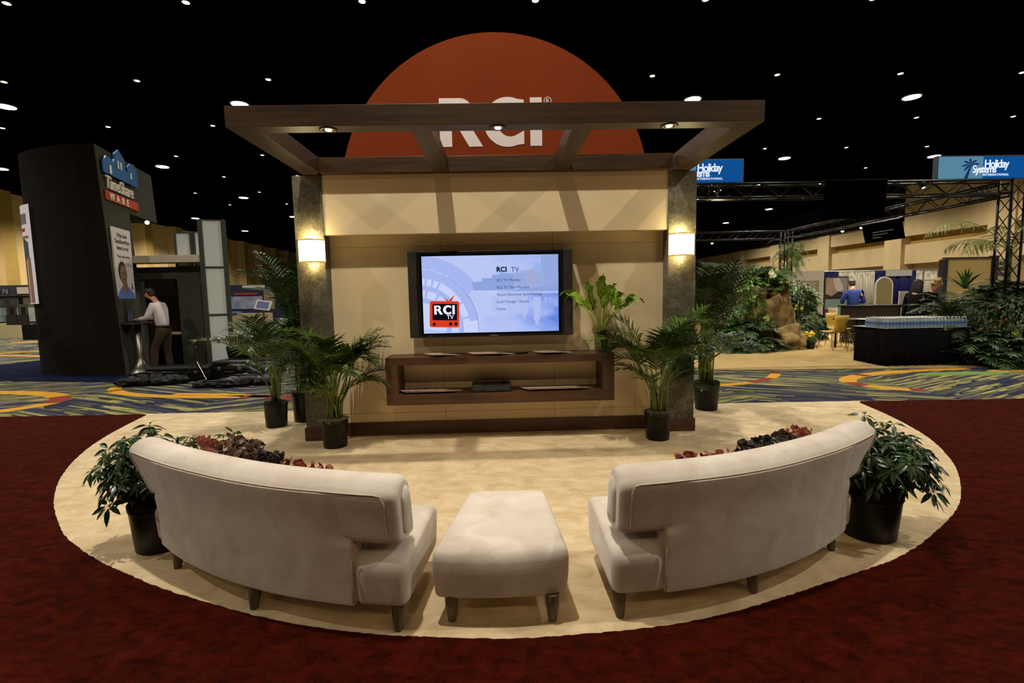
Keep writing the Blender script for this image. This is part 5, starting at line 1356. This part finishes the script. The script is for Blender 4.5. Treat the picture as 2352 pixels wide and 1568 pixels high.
# pipe and drape line
m_dw = mat('drape_cream', '#b5ab94', .85); m_dn = mat('drape_navy', '#191c46', .85)
def drape(label, x0, x1, mt, z1=2.42):
    t = thing('drape', label, 'curtain', ((x0 + x1) / 2, 26.5, 0)); b = MB(); n = int((x1 - x0) / .06); prev = None
    for i in range(n + 1):
        x = lerp(x0, x1, i / n); y = 26.5 + .05 * math.sin(i * 1.3) + .02 * math.sin(i * .7); cur = [b.v((x, y, 0.01)), b.v((x, 26.5 + (y - 26.5) * .6, z1))]
        if prev: b.f([prev[0], cur[0], cur[1], prev[1]])
        prev = cur
    b.build('cloth', mt, t, world=True, smooth=True, solid=.01)
drape('cream drape behind the text banner at the far right aisle', 13.6, 17.0, m_dw)
drape('navy drape strip above the photo poster', 17.03, 18.4, m_dn)
drape('wide cream drape behind the arched mirror', 18.43, 20.4, m_dw)
drape('navy drape panel beneath the small white booth sign', 20.43, 22.7, m_dn)
drape('cream drape nearest the beige screen', 22.73, 25.5, m_dw)
rl = MB().tube([(13.5, 26.45, 2.44), (25.6, 26.45, 2.44)], .03, 8).build('drape_rail', mat('alu', '#a8a496', .3, metal=.9)); tag(rl, 'thin pale rail along the top of the far drapes', 'rail')
sg = thing('booth_name_sign', 'small white name sign hanging on the navy drape', 'sign', (21.6, 26.35, 2.1)); bx('sign_board', mat('sign_card', '#b8b2aa', .6), 20.95, 22.4, 26.40, 26.43, 2.12, 2.42, sg)
mi_ = thing('arched_mirror', 'white framed arched mirror in front of the cream drape', 'mirror', (19.0, 24, 0))
def arch(w_, z0, zs, n=16): return [(-w_, z0), (w_, z0), (w_, zs)] + [(w_ * math.cos(PI * k / n), zs + w_ * math.sin(PI * k / n)) for k in range(1, n)] + [(-w_, zs)]
b = MB(); b.prism(arch(.45, .3, 1.6), .04, (19.0, 24, 0)); b.build('mirror_frame', mat('mirror_white', '#c4bdac', .5), mi_, world=True)
b = MB(); b.prism(arch(.39, .45, 1.6), .005, (19.0, 23.994, 0)); b.build('mirror_glass', mat('mirror_silver', '#b8bdae', .08, metal=1), mi_, world=True)
MB().box(-.4, .4, -.1, .4, 0, .3).build('mirror_base', mat('mirror_white', '#c4bdac', .5), mi_)
bk = thing('text_banner', 'white banner with a grey block of text at the back of the planted booth', 'banner', (12.7, 20, .012)); bx('banner_board', mat('banner_white', '#b3ab9e', .6), 12.1, 13.3, 20, 20.05, .012, 2.25, bk)
b = MB(); b.mi = 0; b.box(12.35, 13.1, 19.985, 20, .1, 1.85)
b.mi = 1
for i in range(12): b.box(12.5 + (i % 3) * .03, 12.95 - (i % 2) * .05, 19.975, 19.985, 1.72 - i * .065, 1.745 - i * .065)
b.build('banner_text', [mat('banner_taupe', '#857b68', .6), mat('txt_pale', '#b9b2a2', .6)], bk, world=True)
pp_b = thing('photo_poster', 'tall poster of two photographs showing people at work', 'poster', (13.9, 20, .012)); bx('poster_board', mat('poster_dark', '#1c1820', .6), 13.33, 14.33, 20.0, 20.06, .012, 2.0, pp_b)
b = MB(); F_ = lambda mi, pts: (setattr(b, 'mi', mi), b.prism([(13.33 + x, z) for x, z in pts], .004, (0, 19.99 - .001 * mi, 0)))
F_(0, [(.05, 1.15), (.95, 1.15), (.95, 1.95), (.05, 1.95)]); F_(1, [(.1, 1.3), (.25, 1.25), (.4, 1.6), (.35, 1.85), (.2, 1.85), (.1, 1.6)]); F_(2, [(.35, 1.9), (.6, 1.95), (.8, 1.5), (.6, 1.35), (.45, 1.5)]); F_(3, [(.05, 1.15), (.95, 1.15), (.95, 1.3), (.6, 1.4), (.3, 1.2), (.05, 1.3)])
F_(4, [(.05, .05), (.95, .05), (.95, 1.08), (.05, 1.08)]); F_(5, [(.05, .05), (.5, .05), (.5, .5), (.25, .75), (.05, .65)]); F_(3, [(.2, .6), (.45, .6), (.5, 1.0), (.25, 1.05)])
b.build('photographs', [mat('ph_grey', '#8f857c', .5), mat('ph_skin', '#a88468', .5), mat('ph_white', '#b7b3ae', .5), mat('ph_dark', '#2a1c18', .5), mat('ph_mist', '#71827c', .5), mat('ph_magenta', '#5c1448', .5)], pp_b, world=True)
# beige screen and writing board behind the right planting
bs = thing('beige_screen', 'plain beige booth screen with dark posts at the right', 'booth panel', (13.4, 14, .012))
bx('screen_sheet', mat('beige_fabric', '#a08a58', .85, noise_amt=.04, scale=80), 12.88, 14.2, 14.0, 14.05, .012, 2.3, bs)
bx('post', mat('post_dark', '#15121c', .5), 12.74, 12.88, 13.95, 14.1, .012, 2.28, bs); bx('post', mat('post_dark', '#15121c', .5), 14.2, 14.36, 13.95, 14.1, .012, 2.36, bs); bx('top_rail', mat('post_dark', '#15121c', .5), 12.8, 14.25, 13.97, 14.08, 2.29, 2.33, bs)
wb = thing('lettered_board', 'pale board with dark capital lettering behind the right truss post', 'sign', (15.0, 14.5, .012)); bx('board', mat('board_pale', '#9c8d66', .7), 14.4, 15.6, 14.5, 14.55, .012, 2.3, wb)
b = MB()
for i, s in enumerate(('PURCHASE', 'CONSTRUCTION', 'INSTALLATION')): b.text(s, .125, 15.05, 14.49, 2.12 - i * .16, .002, off=.005, sx=.62, align='CENTER')
b.build('board_lettering', m_pk, wb, world=True)
rk = thing('metal_rack', 'thin metal frame rack behind the women', 'rack', (16.2, 18, .012))
for x in (15.7, 16.25, 16.8): MB().tube([(x, 18, .012), (x, 18, 2.1)], .02, 6).build('rack_post', m_steel, rk, world=True)
for z in (1.75, 2.1): MB().tube([(15.7, 18, z), (16.8, 18, z)], .02, 6).build('rack_bar', m_steel, rk, world=True)
bx('brown_shelf', mat('rack_brown', '#5c4020', .7), 16.2, 16.8, 17.98, 18.2, 1.2, 1.7, rk)
# black arched display with timber edge behind the right column
ad_ = thing('arched_display', 'black display with curved timber edge just right of the column', 'display', (8.1, 19, .012))
b = MB(); b.prism([(-1.2, .012), (.25, .012), (.25, 1.5), (.35, 2.1), (.6, 2.55), (-1.2, 2.6)], .1, (8.0, 19, 0)); b.build('black_face', m_ban, ad_, world=True)
b = MB(); b.prism([(.25, .012), (.5, .012), (.5, 1.5), (.62, 2.1), (.95, 2.5), (.6, 2.55), (.35, 2.1), (.25, 1.5)], .12, (8.0, 18.98, 0)); b.build('timber_edge', mat('timber', '#8a6a38', .5, noise_amt=.15, scale=8), ad_, world=True)
mn = thing('small_monitor', 'small glowing monitor between the rock planting and back shrubs', 'monitor', (8.7, 15, 1.15)); bx('housing', m_blk, 8.55, 8.87, 15, 15.04, 1.13, 1.40, mn); bx('screen', em('mon', '#7fa4e8', 1.1), 8.58, 8.84, 14.99, 15, 1.16, 1.37, mn); bx('stand', m_blk, 8.68, 8.74, 15, 15.05, .012, 1.13, mn)
lc = thing('literature_case', 'lit timber and white literature stand behind the tall palm', 'stand', (6.4, 15.5, .012)); bx('stand_body', mat('lit_tan', '#a5853f', .6), 5.9, 6.9, 15.5, 15.8, .012, 1.95, lc); bx('white_shelf', mat('lit_white', '#aaa595', .6), 5.5, 5.9, 15.45, 15.8, 1.2, 1.7, lc); bx('stand_light', em('lc_l', '#ffe0a0', 1.2), 6.7, 6.8, 15.45, 15.5, 1.6, 1.75, lc)

# ------------------------------------------------------------------ planting
m_rock = mat('rock', '#5d4a2c', .9, col2='#8a7448', scale=5, bump=1.0, bscale=8)
def rockm(label, c, r, seed, extra=()):
    t = thing('rock_formation' if extra else 'boulder', label, 'rock', (c[0], c[1], .012)); b = MB(); b.blob(c, r, 4, .55, 1.6, seed)
    for cc, rr, sd in extra: b.blob(cc, rr, 4, .6, 2.0, sd)
    for v in b.bm.verts: v.co.z = max(.012, v.co.z)
    b.build('rock', m_rock, t, world=True, smooth=True); return t
rockm('craggy brown artificial rock at the heart of the planting', (6.9, 12.75, .7), (.55, .45, .95), 4, [((6.55, 12.7, 1.5), (.4, .35, .35), 6), ((7.25, 12.75, 1.1), (.28, .3, .65), 8)])
rockm('rounded boulder at the right foot of the planting', (7.25, 12.25, .24), (.42, .34, .32), 3)
pm = [m_fern, m_stem]
def fern_bm(seed, n=26, L_=.55, ll=.16, lw=.03, elo=25, ehi=80, cv=1.6):
    random.seed(seed); b = MB()
    for k in range(n): frond(b, (random.uniform(-.05, .05), random.uniform(-.05, .05), 0), random.uniform(0, 2 * PI), R(random.uniform(elo, ehi)), L_ * random.uniform(.75, 1.15), cv * random.uniform(.7, 1.2), 13, ll, lw, .12, .004, .2)
    return b
def leafy_bm(seed, n=420, rx=.4, rz=.45, s=.09):
    random.seed(seed); b = MB(); b.mi = 1
    for k in range(14):
        a = random.uniform(0, 2 * PI); r_ = rx * random.uniform(.3, .9); b.tube([(0, 0, 0), (r_ * .5 * math.cos(a), r_ * .5 * math.sin(a), rz * .8), (r_ * math.cos(a), r_ * math.sin(a), rz * random.uniform(1, 1.8))], .006, 4)
    b.mi = 0
    for k in range(n):
        v_ = Vector((random.gauss(0, 1), random.gauss(0, 1), random.gauss(0, 1))).normalized() * random.uniform(.55, 1) ** .5
        p = Vector((v_.x * rx, v_.y * rx, rz + v_.z * rz)); d = (Vector((v_.x, v_.y, v_.z * .4 - .25)) + Vector((random.uniform(-.5, .5),) * 3)).normalized(); nr = d.orthogonal().normalized()
        leaflet(b, p, d, nr, s * random.uniform(.7, 1.3), s * .42, .3, 3)
    return b
def spiky_bm(seed, n=34, L_=.5, w_=.035):
    random.seed(seed); b = MB()
    for k in range(n):
        a = random.uniform(0, 2 * PI); e = R(random.uniform(25, 82)); d = Vector((math.cos(a) * math.cos(e), math.sin(a) * math.cos(e), math.sin(e))); leaflet(b, Vector((0, 0, 0)), d, Vector((-math.sin(a), math.cos(a), 0)).cross(d), L_ * random.uniform(.7, 1.2), w_, .35, 5)
    return b
PRO = {}
def plant(kind, label, x, y, z, s, group=None, mt=None, name=None, rz=None):
    key = (kind, mt.name if mt else '')
    if key not in PRO:
        nm = {'fern': 'fern', 'fern2': 'fern', 'leafy': 'leafy_shrub', 'leafy2': 'leafy_shrub', 'spiky': 'spiky_plant', 'bigfern': 'fern'}[kind]
        bm_ = {'fern': lambda: fern_bm(1), 'fern2': lambda: fern_bm(2, 30, .6, .2, .035, 10, 70), 'leafy': lambda: leafy_bm(3), 'leafy2': lambda: leafy_bm(4, 360, .42, .4, .13), 'spiky': lambda: spiky_bm(5), 'bigfern': lambda: fern_bm(7, 22, .95, .26, .03, 30, 80, 1.5)}[kind]()
        t = thing(nm, label, 'plant', (x, y, z), 0, group); bm_.build('leaves', [mt or (m_palmd if 'leafy' in kind else m_fern), m_stem], t); PRO[key] = t
    else:
        t = copy_tree(PRO[key]); t['label'] = label; t.location = (x, y, z)
        if group: t['group'] = group
        elif 'group' in t: del t['group']
    t.rotation_euler = (0, 0, rz if rz is not None else random.uniform(0, 6.28)); t.scale = (s, s, s); return t
random.seed(12)
A = 'bushy fern among those massed in front of the artificial rock'; GA = 'ferns massed in front of the artificial rock'
for x, y, z, s in ((5.75, 12.0, .05, 1.0), (6.15, 11.95, .05, 1.05), (6.5, 12.0, .03, .95), (6.85, 12.1, .03, .8), (5.55, 12.3, .35, 1.1), (6.0, 12.2, .45, 1.1), (6.5, 12.25, .5, .9)): plant('fern2', A, x, y, z, s, GA, m_palmd)
A = 'light green fern crowning the top of the artificial rock'; GA = 'light ferns on top of the artificial rock'
for x, y, z, s in ((6.7, 12.6, 1.75, 1.0), (7.05, 12.6, 1.65, 1.05), (6.4, 12.55, 1.6, 1.0), (7.3, 12.6, 1.45, .8)): plant('fern', A, x, y, z, s, GA, m_fern)
A = 'small leaved shrub filling the left flank of the artificial rock'; GA = 'small leaved shrubs left of the artificial rock'
for x, y, z, s in ((6.0, 12.45, .85, .95), (6.25, 12.4, 1.2, .85), (5.7, 12.6, .5, 1.1), (6.45, 12.35, .75, .7)): plant('leafy', A, x, y, z, s, GA, m_fernl if z > 1 else m_fern)
plant('bigfern', 'long arching palm frond plant above the left side of the rock planting', 6.05, 12.6, 1.35, 1.15, mt=m_palm, rz=.3)
plant('spiky', 'pale green fan of pointed leaves left of the artificial rock', 5.35, 12.4, 1.35, 1.0, mt=m_fernl)
A = 'dark leafy shrub right of the small monitor, one of those at the back'; GA = 'shrubs right of the small monitor'
for x, y, z, s in ((8.7, 14.3, .02, 1.0), (9.1, 14.4, .02, 1.1), (8.85, 14.6, .75, 1.1), (8.6, 14.7, .55, .95), (9.2, 14.7, .8, 1.0), (8.9, 14.6, 1.15, .75), (9.35, 14.3, .02, .9)): plant('leafy2', A, x, y, z, s, GA, m_palmd)
plant('fern', 'low fern beside the boulder, under the yellow orchid', 7.75, 12.9, .25, 1.1, mt=m_palm)
plant('fern', 'low fern with glossy fronds just right of the boulder', 7.95, 12.9, .02, 1.0, mt=m_palm)
# trailing fern on the far truss post
vt = thing('trailing_fern', 'willowy fern trailing down the far truss post', 'plant', (10.15, 17.1, 1.6)); random.seed(21); b = MB()
for k in range(60):
    a = random.uniform(0, 2 * PI); frond(b, (random.uniform(-.1, .1), random.uniform(-.1, .1), random.uniform(.3, 1.55)), a, R(random.uniform(-10, 50)), random.uniform(.5, .95), random.uniform(1.8, 2.6), 16, .13, .018, .15, .004, .1)
b.build('leaves', [m_fern, m_stem], vt)
# big planting at the right edge
A = 'dark fern in the front row of the big planting at the right edge'; GA = 'front row ferns of the right edge planting'
for x, y, z, s in ((8.95, 9.05, .03, 1.0), (9.35, 8.95, .03, 1.05), (9.8, 8.95, .03, 1.1), (10.3, 9.0, .03, 1.1), (10.75, 9.1, .03, 1.0), (9.1, 9.2, .3, 1.0), (9.6, 9.15, .35, 1.05), (10.1, 9.15, .35, 1.05), (10.6, 9.2, .3, 1.0)): plant('fern2', A, x, y, z, s, GA, m_palmd)
A = 'dark leafy shrub in the middle tier of the big planting at the right edge'; GA = 'middle tier shrubs of the right edge planting'
for x, y, z, s in ((9.05, 9.55, .2, .8), (9.5, 9.55, .3, .9), (10.0, 9.5, .35, 1.0), (10.5, 9.6, .4, 1.0), (9.45, 9.9, .55, .7), (9.9, 10.0, .65, .85), (10.5, 10.1, .7, .9), (10.95, 9.6, .5, 1.0)): plant('leafy', A, x, y, z, s, GA, m_palmd)
plant('bigfern', 'feathery palm leaves at the left shoulder of the right edge planting', 9.05, 9.7, .85, .8, mt=m_palmd)
for x, y, z, s_ in ((9.75, 10.05, 1.0, .8), (10.2, 10.05, 1.25, .85), (10.65, 10.1, 1.35, .9), (11.0, 10.0, 1.2, 1.0)): plant('fern2', 'dark fern crowning the back of the big planting at the right edge', x, y, z, s_, 'back row ferns of the right edge planting', m_palmd)
plant('spiky', 'broad fan palm leaf rising behind the right edge planting', 9.62, 10.0, 1.45, 1.25, mt=m_fern)
plant('bigfern', 'dense fern reaching over the end of the bottle table', 8.95, 9.5, .55, .75, mt=m_palmd, rz=2.6)
tp = thing('tall_palm', 'tall palm whose yellowish frond arches in front of the wall at the upper right', 'palm', (10.45, 9.95, .012)); random.seed(31); b = MB()
b.mi = 1; b.tube([(0, 0, 0), (.02, 0, 1.2), (.0, -.02, 2.3)], [.05, .04, .03], 10); b.mi = 0
for az, el, L_, cv in ((178, 48, 2.0, 1.9), (188, 28, 1.2, 1.5), (60, 60, 1.3, 1.7), (320, 45, 1.4, 1.8), (250, 62, 1.0, 1.8), (120, 40, 1.2, 1.8)):
    frond(b, (0, 0, 2.2), R(az), R(el), L_, cv, 40, .32, .018, .12, .010, -.5, wild=.2)
b.build('fronds', [mat('yellow_palm', '#5f6420', .5, col2='#8c8a3c', scale=5), m_stem], tp)
# flowers
def bloom(name, label, x, y, z, col, s, n=6, kind='star'):
    t = thing(name, label, 'flower', (x, y, z)); random.seed(int(x * 100 + z * 1000)); b = MB()
    for k in range(n):
        c_ = Vector((random.uniform(-s, s), random.uniform(-s * .5, s * .5), random.uniform(-s * .6, s * .6)))
        for q_ in range(6):
            a = 2 * PI * q_ / 6 + k; d = Vector((math.cos(a), -.5, math.sin(a))).normalized(); leaflet(b, c_, d, Vector((0, -1, 0)), s * .62, s * .3, .05, 3)
    b.build('petals', mat('petal_' + col[1:], col, .5), t)
    MB().tube([(0, .02, -s * .3), (0, .06, -s * 2.2)], .006, 5).build('stalk', m_stem, t); return t
bloom('orchid_spray', 'spray of white orchids near the top of the rock planting', 6.72, 12.15, 1.92, '#d8cfa8', .11, 7)
bloom('bromeliad', 'yellow bromeliad flower at the upper right of the rock planting', 7.12, 12.2, 1.72, '#c8a624', .09, 5)
bloom('bromeliad', 'yellow green bromeliad low in the dark ferns left of the boulder', 6.35, 11.6, .85, '#7c8a20', .09, 4)
bloom('bromeliad', 'yellow green bromeliad between boulder and small monitor', 7.75, 12.6, 1.05, '#a6a632', .09, 4)
bloom('bromeliad', 'orange pink bloom on the face of the artificial rock', 7.0, 12.1, .95, '#9c5834', .06, 3)
bloom('bromeliad', 'yellow star shaped bromeliad in the front of the right edge planting', 9.42, 8.75, .62, '#84862c', .10, 3)
bloom('ginger_flower', 'pink flower head in the left of the right edge planting', 9.28, 8.85, .88, '#8a3038', .045, 4)
bloom('ginger_flower', 'pink flower head at the far right of the right edge planting', 10.55, 8.85, 1.0, '#8a3038', .05, 4)
bloom('ginger_flower', 'orange red blooms in the middle of the right edge planting', 10.0, 8.8, .75, '#7a3a1c', .07, 4)
mp_ = thing('potted_mums', 'pot of bright yellow chrysanthemums at the foot of the boulder', 'potted flower', (7.80, 12.15, .012)); pot(mp_, .10, .16, top='soil')
b = MB(); random.seed(8)
for k in range(12):
    a = random.uniform(0, 2 * PI); r_ = .13 * math.sqrt(random.random()); c_ = (r_ * math.cos(a), r_ * math.sin(a), .36 + random.uniform(-.05, .06)); b.blob(c_, (.045, .045, .03), 2, .3, 9, k)
b.build('blossoms', mat('mum_yellow', '#d1ac1c', .6), mp_, smooth=True)
b = leafy_bm(9, 160, .12, .10, .05); 
for v in b.bm.verts: v.co.z += .13
b.build('leaves', [m_palm, m_stem], mp_)
